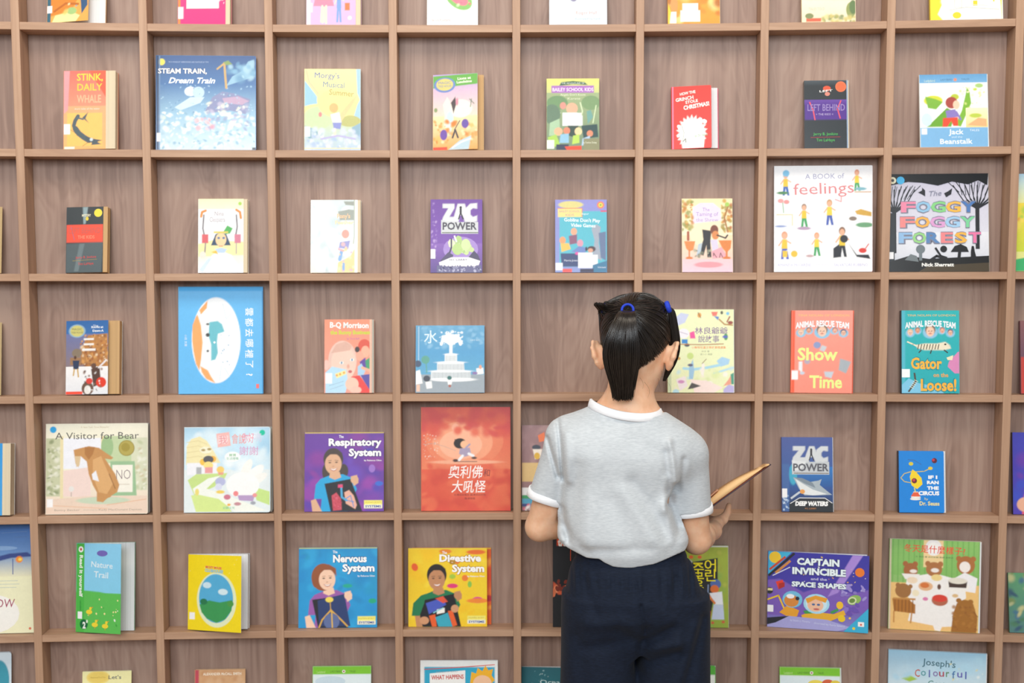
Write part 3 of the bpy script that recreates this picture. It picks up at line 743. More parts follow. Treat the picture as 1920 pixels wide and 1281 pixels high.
B(2, 1041, 1138, 374, G(0, 0, 100, 100, '8f8fd2', '8a9ad0') + R(8, 16, 100, 92, '58b8cc') + E(30, 7, 24, 5, 'd9cf86') + R(5, 12, 52, 24, 'f4d98c') + T('BAILEY SCHOOL', 28, 16, 3, 'a890a0', 40) + T('KIDS', 28, 21, 3, 'a890a0', 16) + L('e06a58', 1.2, 5, 12, 52, 12, 52, 24) + K(88, 7.5, 7, 'ee7a54') + K(88, 7.5, 4.4, 'f2d25a') + K(88, 7.5, 2, '6aa848') + T('Super', 58, 20, 2.6, 'eefafc', 14) + T("Goblins Don't Play", 52, 29, 4.8, 'f4fbfc', 70, -2, .02) + T('Video Games', 54, 35.5, 4.8, 'f4fbfc', 48, -2, .02) + R(88, 15, 100, 17, 'd94a6c')
  + E(36, 44, 6, 5, 'efa888') + P('8a5a78', 26, 50, 42, 48, 42, 60, 28, 62) + E(14, 56, 6, 5, 'f0a070') + P('f2c060', 10, 60, 26, 60, 30, 68, 12, 72) + E(48, 60, 6, 5, 'd99ab0') + P('6f88c4', 30, 72, 46, 64, 60, 66, 58, 74) + P('9fa8b8', 70, 40, 80, 34, 88, 38, 84, 60, 90, 84, 72, 78, 76, 56) + P('66789c', 84, 46, 98, 44, 98, 84, 88, 80) + E(70, 68, 8, 4, '4a3c44') + E(68, 70, 5, 3, 'd9a088') + E(60, 68, 2, 3, '2c2a34') + P('3a4a78', 10, 74, 44, 74, 46, 92, 12, 92) + E(42, 74, 4, 2, 'd958a8')
  + T('Marcia Jones', 30, 84, 3, 'dfe4f0', 26) + R(44, 73, 72, 94, 'fbfbfd') + R(66, 76, 82, 93, 'fbfbfd') + P('3f7aa0', 72, 90, 100, 84, 100, 100, 72, 100) + T('Scholastic', 90, 93, 2.4, 'e4e8f4', 16) + R(0, 87, 14, 97, 'f8f8fa') + R(14, 95, 32, 100, 'ea5a58') + R(48, 95, 74, 100, '3c3a54'), '8a90cc', 'lilac and turquoise paperback with yellow logo box and orange dot', wash=True, t=0.010, pages='c')
B(2, 1279, 1374, 372, G(0, 0, 100, 50, 'f4e4b4', 'f8eccc') + G(0, 50, 100, 100, 'f6dcb4', 'f2c4c4') + P('ecdcf2', 20, 34, 22, 12, 36, 6, 62, 6, 76, 14, 78, 30) + N(60, 0, 2, 22, 44, 4, ['b0a050', '8f9a50', 'd9c06c', 'c8843c'], 3) + N(60, 78, 2, 99, 46, 4, ['b0a050', '9a8a40', 'd9a84c', 'b86a34'], 4) + L('a8743c', 3, 90, 44, 84, 26, 92, 10) + K(90, 8, 4.4, 'a8d060') + T('The', 48, 15, 5, 'a890cc', 14) + T('Taming of', 50, 22, 5.5, 'a890cc', 44) + T('the Shrew', 50, 29, 5, 'b0a0cc', 44)
  + E(50, 50, 34, 16, 'fbe9c4') + P('2c2a2e', 40, 42, 58, 44, 56, 60, 58, 80, 50, 80, 48, 64, 42, 78, 34, 74, 42, 56) + E(64, 43, 8, 7, '7a4430') + E(66, 50, 7, 6, 'd98a50') + L('2c2a2e', 3, 70, 50, 86, 54, 90, 50) + P('d9cfe6', 56, 56, 70, 56, 72, 68, 60, 72) + P('b9c8d4', 32, 62, 40, 60, 36, 76, 28, 78) + N(14, 20, 70, 56, 80, 4, ['8f907c', 'a8a890', '6a6a58'], 8) + P('f0a8b4', 58, 72, 78, 66, 90, 80, 60, 82) + L('4a3a40', 1.5, 62, 78, 62, 74, 68, 80) + L('4a3a40', 1.5, 74, 80, 76, 74, 80, 80)
  + P('e08a48', 4, 58, 26, 58, 22, 70, 14, 72, 8, 68) + L('d97c3c', 3, 14, 70, 14, 80) + E(14, 81, 7, 2, 'd97c3c') + P('de8440', 72, 57, 98, 57, 96, 68, 88, 74, 80, 68) + L('d97c3c', 4, 88, 72, 88, 80) + E(88, 81, 8, 2, 'd97c3c') + L('a8583c', 5, 12, 46, 12, 56) + G(0, 82, 100, 100, 'f2c8cc', 'eec8d8') + E(52, 90, 28, 4, 'e89aa4'), 'f4e2c4', 'cream and pink paperback with dancing couple between two urns', wash=True, t=0.010, pages='c')
FE = [(11, 6, 22, '9ed0e8'), (84, 4, 20, 'e09070'), (30, 36, 22, '9a8070'), (56, 32, 24, 'c89a70'), (10, 62, 26, 'e0a080'), (43, 63, 22, 'f0a078'), (69, 58, 28, '8a6a58')]
B(2, 1453, 1637, 311, R(0, 0, 100, 100, 'f7f8fb') + T('A BOOK of', 51, 10, 5, 'a7a9cb', 40, 1) + T('feelings', 50, 23, 11, 'd98a8e', 62, 2) + L('d98a8e', 1, 68, 29, 68, 34, 62, 32)
  + sum([kid(x, y, h, 'f0b494', hc, 'ecd34a' if i % 2 else 'e6c63a', ['3f66b8', '3fa25e', '3fa25e', '4a62b4', '4a5cc0', '3fa25e', '2d3038'][i], 1.1, 1) for i, (x, y, h, hc) in enumerate(FE)], []) + K(11.5, 7, 3.4, '7cc3ea') + E(8, 25.5, 6, 1.4, '4f8a58') + L('8fb490', 1, 9, 44, 8, 34) + E(6, 33, 3, 2, 'e8a0a0') + E(12, 34, 3, 2, 'e89898') + L('d8cfa0', 1, 2, 46, 18, 46, 18, 56)
  + P('d2a84c', 82, 43, 88, 41, 99, 44, 99, 48, 90, 47, 84, 46) + E(80, 50, 4, 2, '8a7a70') + E(92, 56, 9, 2.4, '6fa47c') + E(6, 57, 6, 1, '8fa0d0') + E(30, 59, 7, 1.6, 'b79cb8') + R(8, 80, 13, 86, 'e8c440') + K(20, 83, 3.4, 'e6c040') + L('dfe3ee', .8, 12, 80, 30, 79, 30, 86) + P('2d3038', 60, 78, 66, 74, 68, 86, 60, 87) + P('2d3038', 76, 74, 84, 86, 98, 88, 96, 84, 84, 84) + K(71, 69, 4, '34363c') + E(90, 80, 4, 2.4, 'd8443c') + L('d8443c', 1, 93, 78, 96, 74) + E(36, 85, 4, 1.2, 'c4a4a8')
  + E(88, 22, 6, 1.5, '80b8c8') + L('c89a70', 1, 82, 25, 98, 25) + T('AMANDA McCARDIE', 20, 93.5, 2.6, 'bcbde0', 34) + T('illustrated by', 49, 93.5, 1.6, 'd4d4e4', 14) + T('SALVATORE RUBBINO', 78, 93.5, 2.6, 'bcbde0', 34), 'f7f8fb', 'large white picture book scattered with small yellow-shirted children', wash=True, t=0.014, hard=True, edge='b4482c', rad=0.003)


def tree(x, y0, w, col='2a2b30', seed=3):
    r = random.Random(seed)
    o = L(col, 4, x, y0 + 28, x, y0 + 70)
    for i in range(9):
        dx = (i - 4) * w / 4
        o += L(col, 1.6, x, y0 + 30, x + dx * .45, y0 + 18 + abs(i - 4)) + L(col, 1.0, x + dx * .45, y0 + 18 + abs(i - 4), x + dx * .8, y0 + 6) + L(col, .7, x + dx * .6, y0 + 13, x + dx + r.uniform(-2, 2), y0 + 2) + L(col, .6, x + dx * .5, y0 + 16, x + dx * .7 + 3, y0 + 3)
    return o


FC = ['e88aa8', '8fbfe0', '86cf86', 'f0b850', '4f7ab8', 'e88a8a', 'f0b050', 'd9a0d0', '9fc8ea', '7ccf9c', '8fb8e0', '94cf84', '5a84b8', 'e8888c', 'f0b44c', 'e87aa8']


def word(s, y, x0, dx, cols, h=10.5):
    o = []
    for i, ch in enumerate(s):
        o += TO(ch, x0 + dx * i, y, h, cols[i], '7d7f92', dx * (1.0 if ch in 'GOFRY' else .9), 0, .03)
    return o


B(2, 1667, 1856, 325, G(0, 0, 100, 60, 'c2c0d4', 'd9d9e6') + G(0, 60, 100, 100, 'e4e6ee', 'c9cdd8') + tree(6, 10, 26, seed=2) + tree(89, 6, 30, seed=5) + P('131417', 0, 0, 100, 0, 99, 12, 90, 7, 80, 11, 64, 8, 50, 12, 34, 9, 20, 8, 0, 12) + R(0, 40, 6, 100, '2b2f34') + K(4.5, 6.5, 3.6, 'e9e6c8') + K(4.5, 6.5, 1.6, '3a3a3a') + K(12.5, 6.5, 4, '45b4e8')
  + P('26272c', 30, 19, 34, 17, 34, 14, 37, 17, 37, 23, 34, 21) + P('26272c', 56, 20, 60, 18, 64, 15, 63, 21, 58, 24) + T('The', 47, 20, 5.5, '84869c', 13, 4, 0, .3) + word('FOGGY', 34, 20, 15, FC) + word('FOGGY', 49.5, 19, 15, FC[5:]) + word('FOREST', 65.5, 17, 13.8, FC[10:])
  + P('1d1c1c', 0, 100, 0, 90, 20, 84, 40, 87, 60, 86, 100, 84, 100, 100) + P('4a4030', 40, 94, 100, 91, 100, 100, 30, 100) + K(32, 77, 4.5, '6f7a80') + L('6f7a80', 3, 32, 78, 32, 88) + P('6f787c', 16, 88, 22, 82, 28, 84, 30, 90) + P('1f1f22', 62, 80, 66, 74, 72, 72, 78, 75, 80, 80) + L('1f1f22', 3, 71, 79, 70, 88) + K(55, 77, 3.4, '1f1f22') + L('1f1f22', 2, 47, 76, 52, 84, 58, 86) + L('1f1f22', 2.4, 42, 88, 48, 84, 60, 88) + P('1f1f22', 82, 88, 82, 80, 83, 74, 85, 74, 86, 80, 88, 88)
  + T('Nick Sharratt', 49, 93, 3.4, 'f4f4f0', 32, 0, .04) + ST(0, 80, 5, 7), 'c8c6d8', 'large picture book with black tree silhouettes and pastel lettering', t=0.006, gloss=True, edge='2a2a2a', pages='g')

# --- fourth row
B(3, 123, 229, 602, G(0, 0, 100, 20, '3468a8', '3f72b0') + G(0, 18, 100, 62, '6f78a8', '8a7a80') + E(26, 14, 20, 9, '8fb0c8') + E(26, 14, 16, 7.5, 'cfc878') + T('MAGIC', 26, 11.5, 3, '7a7a5c', 24) + T('TREE HOUSE', 26, 16, 2.6, '7a7a5c', 28) + T('The', 70, 7, 2.4, 'e8eef4', 12) + T('Knight at', 74, 9.5, 3, 'f0f4f8', 28, 0, .03) + T('Dawn-A', 76, 14, 3, 'f0f4f8', 26, 0, .03)
  + P('b9824c', 34, 40, 52, 20, 98, 18, 100, 62, 50, 64, 36, 56) + N(120, 34, 20, 100, 62, 3.5, ['d9a05c', 'a8683c', 'c98a4c', 'e8d0b0', '8a5a3c'], 11) + R(42, 24, 66, 26.5, 'f4f2ee') + R(42, 31, 66, 33.5, 'f4f2ee') + R(38, 38, 70, 41, 'f2f0ee') + E(26, 44, 12, 6, '8a7a68') + R(10, 50, 36, 60, 'a07a58') + G(0, 62, 100, 100, 'f2f0f0', 'e4e6ec') + E(22, 50, 3, 2.4, '5a3c30') + P('34405c', 16, 54, 32, 54, 30, 66, 18, 66) + L('caa04c', 3, 20, 66, 18, 74) + L('caa04c', 3, 28, 66, 30, 76)
  + E(66, 62, 6, 4, '6a4c40') + P('5a4038', 60, 66, 80, 62, 84, 86, 66, 90) + E(84, 84, 12, 7, 'e0402c') + E(52, 92, 14, 9, '6e5446') + E(56, 82, 8, 4, 'd9443c') + E(52, 94, 8, 6, 'e8e4e0') + L('e8e0e0', 4, 78, 64, 96, 54) + R(0, 96, 40, 100, 'f04c34') + T('Mary Pope', 74, 95, 3, 'f4f4f4', 28) + N(20, 40, 66, 98, 96, 3, ['5c443a', 'f4f2f2', '8a6a58'], 14), '8a7468', 'paperback with blue top band and snowy castle, cover standing open', wash=True, t=0.012, fan=0.024, pages='t', xc=202, opened=5, edge='d8dcdc')
B(3, 335, 493, 538, G(0, 0, 100, 4, '2fa4e6', '2fa4e6') + R(0, 4, 100, 100, '62b8f0') + E(44, 50, 29, 40, 'f5f8fb') + P('f6a862', 15.5, 50, 16, 36, 20, 28, 22, 26, 26, 36, 28, 52, 26, 68, 24, 78, 20, 72, 17, 60) + P('f6a862', 24, 22, 34, 13, 33, 20, 26, 26) + P('f6a862', 25, 74, 34, 78, 38, 84, 43, 90, 32, 86, 27, 80) + P('68bccb', 36, 33, 46, 32, 51, 35, 54, 42, 46, 44, 45, 52, 46, 62, 43, 68, 38, 69, 38, 54, 35, 46)
  + E(34, 35, 2, 1, '4a4a4a') + E(34, 45, 2.4, 1.8, '3a3a3a') + E(34, 60, 1.4, 1.1, '3a3a3a') + K(42, 52, 1.3, 'fafafa') + L('d4e4ec', .6, 52, 16, 56, 30, 64, 24) + L('d4e4ec', .6, 50, 74, 48, 88) + L('d4e4ec', .6, 54, 76, 60, 84) + N(10, 46, 44, 60, 74, 1, ['cfdde8', 'b8cce0'], 2)
  + sum([T(ch, 83.5, 23.5 + i * 9.8, 5.8, 'f8fcff', None, -90, .02) for i, ch in enumerate('雲都去哪裡了?')], []) + T('小雨 文圖', 8, 50, 1.8, 'eaf6ff', 14, -90) + R(91.5, 91, 95, 95, 'f07474') + R(98.6, 4, 100, 100, '3f98d4'), '62b8f0', 'sky blue picture book set sideways with a white oval', t=0.012, hard=True, edge='2f8fd0')
B(3, 608, 702, 600, G(0, 0, 100, 100, 'ef9070', 'e6a090') + T('B-Q Morrison', 52, 8.5, 7.5, 'e8ecec', 82, -1, .04) + T('the Bunny Business', 54, 18.5, 5.4, 'c4d030', 84, 0, .04) + T('by Chris Bell', 60, 26.5, 2.6, 'a860a8', 26) + E(38, 56, 30, 27, 'e3beb0') + E(40, 60, 26, 24, 'efc9b8') + E(4, 62, 6, 7, 'f0c0b4') + P('d9ad9c', 14, 46, 24, 34, 44, 30, 58, 36, 54, 42, 34, 44) + E(36, 59, 4, 2, 'f6f6f4') + E(36, 59, 1.8, 1.8, '6a8aa8') + E(58, 55, 4, 2, 'f6f6f4') + E(58, 55, 1.8, 1.8, '6a8aa8') + E(54, 71, 4, 2, 'c0605c') + E(50, 64, 3, 3, 'e0a894')
  + E(84, 36, 13, 9, 'd8533c') + E(86, 44, 9, 8, 'eeb094') + E(69, 41, 5, 4, '3c302e') + E(74, 50, 8, 6, 'e8a890') + P('5c3c9c', 74, 58, 86, 52, 90, 70, 78, 66) + P('3f9a68', 86, 56, 100, 50, 100, 74, 88, 68) + P('a8cde8', 70, 64, 78, 60, 86, 70, 80, 80, 70, 76) + L('eeb094', 6, 80, 66, 96, 70) + P('544aa0', 76, 76, 100, 74, 100, 98, 92, 94) + P('b3d9f0', 2, 72, 16, 64, 46, 68, 50, 86, 44, 100, 2, 100) + P('f4e69a', 22, 74, 44, 69, 46, 74, 26, 80) + K(26, 76, 2.2, 'ee9a4a') + K(33, 74.5, 2.2, 'ee9a4a') + K(41, 72.5, 2.2, 'ee9a4a')
  + L('8aa8c4', .7, 10, 90, 40, 84) + L('8aa8c4', .7, 12, 95, 40, 89) + P('e2403a', 56, 78, 74, 76, 100, 100, 72, 100) + E(58, 88, 14, 9, 'efc4b0') + E(66, 96, 12, 5, 'eebfae') + ST(2, 73, 14, 14) + R(95, 0, 100, 100, 'e0b8a0'), 'ea9880', 'salmon paperback with bald child and blue note held up', wash=True, t=0.012, fan=0.014, pages='g', xc=697)
B(3, 779, 908, 611, G(0, 0, 100, 40, '62a4cc', '4f9ccc') + G(0, 40, 100, 73, '4f9ccc', '5ba6cc') + R(0, 73, 100, 100, '98a4ae') + N(50, 4, 2, 98, 34, 5, ['74b0d4', '5a9ec8', '82b8da'], 4) + L('e8f4fa', .6, 4, 2, 4, 60) + T('水', 21.5, 17, 15, 'd8ecf8', None, 0, .02) + L('fbfdfe', 4.5, 51, 42, 51, 26) + L('fbfdfe', 4, 50, 28, 40, 20, 37, 28) + L('fbfdfe', 4, 52, 28, 62, 20, 65, 28) + E(51, 20, 14, 7, 'fbfdfe') + N(70, 35, 9, 68, 28, 2.2, ['fdfeff', 'f2f8fc'], 6)
  + P('e6ebee', 42, 43, 60, 43, 60, 55, 42, 55) + P('dfe5e9', 31, 55, 70, 55, 71, 68, 31, 68) + P('d8dfe4', 22, 68, 80, 68, 80, 80, 22, 80) + E(51, 43, 9, 1.4, 'fbfdfe') + E(51, 55, 20, 1.6, 'fbfdfe') + E(51, 68, 29, 1.8, 'fbfdfe') + E(54, 80.5, 33, 3, 'f6f8fa') + sum([L('8f989e', .5, x, 58, x, 66) for x in range(33, 70, 2)], []) + sum([L('858e94', .5, x, 70, x, 78) for x in range(25, 80, 2)], []) + sum([L('9aa4aa', .5, x, 45, x, 53) for x in range(44, 60, 2)], [])
  + E(14, 51, 6, 6, '58a090') + L('58a090', 1.5, 15, 56, 16, 70) + E(3, 57, 5, 5, '40506a') + P('f4f4f2', 0, 68, 6, 66, 10, 86, 0, 88) + R(1, 88, 6, 98, 'e8bfa8') + E(16, 79, 5, 4.6, '3a424e') + P('f6f6f4', 14, 84, 23, 83, 24, 93, 16, 94) + E(49, 78, 3.4, 3, '2c6a68') + P('f8f8f6', 46, 82, 53, 82, 52, 88, 47, 88) + E(49.5, 90, 2, 2, 'a85a48') + P('f6f2ee', 88, 64, 98, 63, 99, 72, 89, 73) + E(94, 62, 2, 3, 'e8a080') + E(86, 71, 4, 2, '8a70a8') + T('邱承宗 圖文', 86, 22, 2, 'c8e0ee', 14), '56a0cc',
  'square blue picture book with white tiered fountain', wash=True, t=0.010, edge='3f88b8')
B(3, 1252, 1376, 581, R(0, 0, 100, 100, 'e9efc0') + R(0, 0, 5, 100, 'c8d4ac') + P('c6cdea', 8, 12, 20, 4, 32, 6, 26, 16, 14, 20) + E(48, 7, 3, 3, 'e0a050') + L('6a5040', 1, 46, 4, 50, 10) + P('e87a6c', 66, 3, 76, 3, 74, 8, 68, 8) + P('5f80c8', 70, 8, 78, 9, 76, 13) + L('b4803c', 2, 78, 12, 86, 18, 98, 19) + K(91, 5, 2.4, '7cc0e8') + L('a85a44', 2, 90, 15, 94, 9) + E(95, 16, 4, 2, '9a4a3c') + E(82, 4, 2, 2, '5a5a48')
  + E(24, 29, 8.5, 6, 'f0ecf4') + L('a898b8', .8, 18, 27, 30, 30) + P('ea4f9c', 33, 28, 40, 26, 42, 35, 34, 35) + R(21, 36, 30, 41, '2f86d0') + E(29, 43, 4, 2, '3c4a58') + T('林良爺爺', 66, 25.5, 6.4, '8c7098', 50, 0, .015) + T('說故事', 62, 35.5, 6.4, '94809c', 32, 0, .015) + E(88, 33, 3, 4, '4f9a5a') + E(87, 33, 4, 1.6, '5a64c0') + L('b07040', 1.4, 18, 42, 50, 42.5, 84, 41.6) + T('小動物兒童文學故事精選集', 62, 45.8, 2.4, 'ee9c60', 52, 0, .02) + T('林良 著', 57, 50.5, 1.8, 'a8b088', 12) + T('貓小小 繪圖', 58, 54, 1.8, 'a8b088', 18)
  + P('a8d0ec', 74, 62, 82, 57, 94, 60, 92, 66, 80, 69) + L('a8d8ec', 4, 24, 71, 40, 72, 60, 70, 78, 67) + L('b4dcec', 3, 70, 77, 90, 72, 99, 70) + N(26, 10, 70, 98, 96, 5, ['dce8a8', 'f2ecd8', 'c8e4e4', 'f6f2ea'], 7) + E(16, 59, 3, 2, 'c89a48') + P('9cc4e0', 32, 70, 38, 60, 40, 74, 38, 84, 32, 84) + E(34, 67, 4, 1.6, '5a5a78') + P('f4eee6', 52, 64, 56, 66, 54, 80, 50, 78) + L('8a6a40', 1, 52, 65, 58, 60) + E(34, 56, 5, 4, 'c8dc84')
  + P('f0e4e6', 12, 84, 26, 80, 30, 92, 18, 98) + P('f6e2dc', 34, 84, 60, 86, 84, 94, 70, 100, 40, 100) + P('4a4240', 30, 96, 36, 88, 50, 92, 38, 95) + P('b8b0e0', 84, 96, 92, 90, 100, 92, 100, 100, 84, 100) + P('e8a088', 84, 92, 92, 84, 96, 78, 96, 90) + P('4a9a80', 95, 78, 100, 76, 100, 90, 96, 90) + E(20, 87, 5, 2, 'd090c0') + E(12, 99, 5, 3, 'b4dce8'), 'e9efc0', "pale green picture book beside the girl's head", wash=True, t=0.012, edge='ccd8b4')
ART = lambda bgc: (T('TINA NOLAN OF LONDON', 52, 6, 2.6, 'f0c470', 84) + T('ANIMAL RESCUE TEAM', 50, 18.5, 7, 'f3f6fb', 88, 0, .04, 0, 2.6) + E(50, 26.5, 13, 7.5, '8cc4e4') + E(28, 24.5, 7, 4.6, '8cc4e4') + E(70, 24.5, 7, 4.6, '8cc4e4') + E(15, 27.5, 8, 5, '8cc4e4') + E(85, 27.5, 8, 5, '8cc4e4') + face(50, 25, 8, 'f2c8b0', '7a6450', .72)
                  + face(28, 24.5, 4, 'e8a888', '8a5a40', .72) + face(71, 24.5, 4, 'f0b8a0', 'b05a40', .72) + face(15, 27, 4.4, 'f2ccb8', 'e0b888', .72) + face(85, 27, 4.4, 'eebfa4', '3a3a6a', .72))
B(3, 1484, 1596, 583, G(0, 0, 100, 100, 'f49a88', 'f5907c') + R(0, 0, 5, 100, 'ee5c34') + ART(0) + T('Show', 43, 53, 15, 'e9f08e', 66, 0, .03) + T('Time', 57, 86.5, 15, 'e9f08e', 54, 0, .03) + E(42, 42, 6, 4, '8a9ac8') + P('c8ccd4', 50, 42, 58, 44, 54, 50, 46, 48) + P('e8ecf0', 12, 62, 18, 62, 18, 76, 12, 72) + E(26, 62, 5, 3, 'b8a8b8') + P('a8b0b8', 80, 58, 98, 62, 90, 76, 78, 72) + P('c4ccd8', 54, 74, 70, 74, 66, 82, 56, 80) + E(18, 76, 4, 2, 'c8d0e0') + ST(0, 73, 11, 11), 'f49684',
  'coral pink hardback with pale yellow two-word title', t=0.014, hard=True, edge='ee5c34', spine='ee5c34', yaw=6, d0=0.045)
B(3, 1691, 1799, 583, G(0, 0, 100, 100, '2ab4b8', '1ea9b2') + R(0, 0, 6, 100, '52b8cc') + ART(0) + P('ece2c8', 24, 42, 40, 40, 62, 40, 76, 38, 84, 42, 86, 46, 74, 48, 66, 48, 40, 48, 28, 46) + L('ece2c8', 2.5, 10, 38, 20, 41, 32, 45) + sum([L('3a3428', 1.4, x, 41, x - 2, 47) for x in range(30, 68, 5)], []) + L('3a3428', 2, 34, 48, 30, 51) + L('3a3428', 2, 52, 48, 50, 52) + L('3a3428', 2, 74, 48, 80, 51) + E(76, 41, 2, 1, '3a3428')
  + TO('Gator', 43, 64, 13.5, 'f4b63c', '178890', 54, 0, .03) + T('on the', 68, 78, 5, 'f0a848', 26, 0, .02) + TO('Loose!', 64, 90, 14, 'f6b43a', '178890', 62, 0, .03) + P('d888b8', 98, 50, 100, 50, 100, 76, 92, 76, 80, 68, 82, 62) + P('ece4c0', 78, 57, 90, 54, 88, 60, 80, 60) + P('7cc4e4', 0, 90, 12, 82, 30, 88, 60, 92, 74, 100, 0, 100) + L('4a4438', 3, 12, 98, 24, 86, 22, 76) + sum([L('ece2c8', 1, 14 + i * 2, 92 - i * 2, 20 + i * 2, 94 - i * 2) for i in range(5)], []) + ST(0, 71, 14, 10), '24b0b6',
  'teal hardback with striped lizard and orange title', t=0.014, hard=True, edge='6cc8d8', spine='2a3c48')

# --- fifth row
B(4, -62, 27, 832, G(0, 0, 100, 100, '3a9ae0', '4aa4e4') + R(10, 20, 90, 40, 'eef4f8'), '3a9ae0', 'blue book with thick cream pages cut by the left frame edge', t=0.014, fan=0.032, pages='c', xc=3, edge='e8e8e8')
B(4, 84, 280, 795, G(0, 0, 100, 60, 'f2efdc', 'f0ead2') + G(0, 60, 100, 100, 'f0e6d4', 'eed9c2') + R(0, 16, 14, 80, 'c8ccaa') + N(50, 2, 18, 13, 78, 3, ['a8b088', 'dfe0cc', '8f9a74', 'e8e8d8'], 4) + R(14, 14, 17, 84, 'e9ddb0') + R(17, 16, 54, 50, 'eef0f8') + R(56, 14, 84, 44, 'c3d4a8') + R(54, 14, 57, 46, 'e6d8a8') + E(60, 26, 6, 12, '9fbf8c') + P('f0d8d0', 17, 52, 44, 48, 44, 82, 17, 80) + R(84, 16, 100, 74, 'd9dcc0') + N(30, 88, 20, 99, 74, 3, ['c0c8a0', 'eeeede', 'd0c4a0'], 5)
  + P('9cc096', 63, 42, 87, 42, 89, 80, 64, 80) + R(65, 46, 85, 76, 'f4f0e4') + T('NO', 76, 56.5, 11, '9a8a8c', 14, 0, -.01) + R(68, 67, 82, 68, 'd9d0c0') + P('ebd3c0', 0, 84, 40, 80, 100, 80, 100, 100, 0, 100) + E(56, 85, 26, 4, 'c8d6bc') + L('e8bfa0', .8, 4, 90, 60, 94) + L('e4b898', .8, 60, 90, 98, 84) + P('c8935a', 27, 29, 34, 27, 42, 25, 52, 27, 58, 32, 66, 38, 64, 40, 58, 39, 62, 46, 68, 56, 72, 68, 70, 76, 64, 80, 60, 83, 56, 87, 50, 86, 50, 76, 46, 68, 42, 56, 40, 42, 34, 36, 32, 48, 29, 44, 28, 36)
  + P('dcab72', 46, 40, 54, 36, 60, 52, 66, 66, 60, 78, 52, 76, 46, 58) + P('b27a44', 38, 26, 48, 26, 46, 34, 42, 40, 38, 34) + P('dcc29a', 28, 36, 34, 36, 33, 46, 30, 48) + P('eef0f6', 45, 56, 49, 52, 52, 64, 46, 62) + E(25, 72, 2.6, 3, 'e8e4e0') + L('a09890', .6, 25, 76, 25, 80) + L('8a5c34', .7, 62, 56, 68, 72) + E(61, 80, 3, 2, 'c8935a')
  + T('A Visitor for Bear', 50, 13.5, 7.8, '63605a', 82, 0, 0) + T('A New York Times Bestseller', 48, 4, 1.8, 'c8b898', 28) + K(79, 27.5, 7.8, '9c8c3c') + K(79, 27.5, 7.0, 'b5a654') + K(78, 26.5, 4.2, 'a4943e') + K(7, 6.5, 3.2, '2ca4e4') + ST(1, 83, 6, 9) + T('Bonny Becker', 21, 95.5, 2.2, 'b0a090', 25) + T('illustrated by', 44, 95.5, 1.5, 'c4b8a8', 14) + T('Kady MacDonald Denton', 73, 95.5, 2.2, 'b0a090', 42), 'f0ead6',
  'wide cream picture book with brown bear and gold seal', wash=True, t=0.010, pages='g', xc=276, opened=3, rad=0.004, edge='d4dce4')
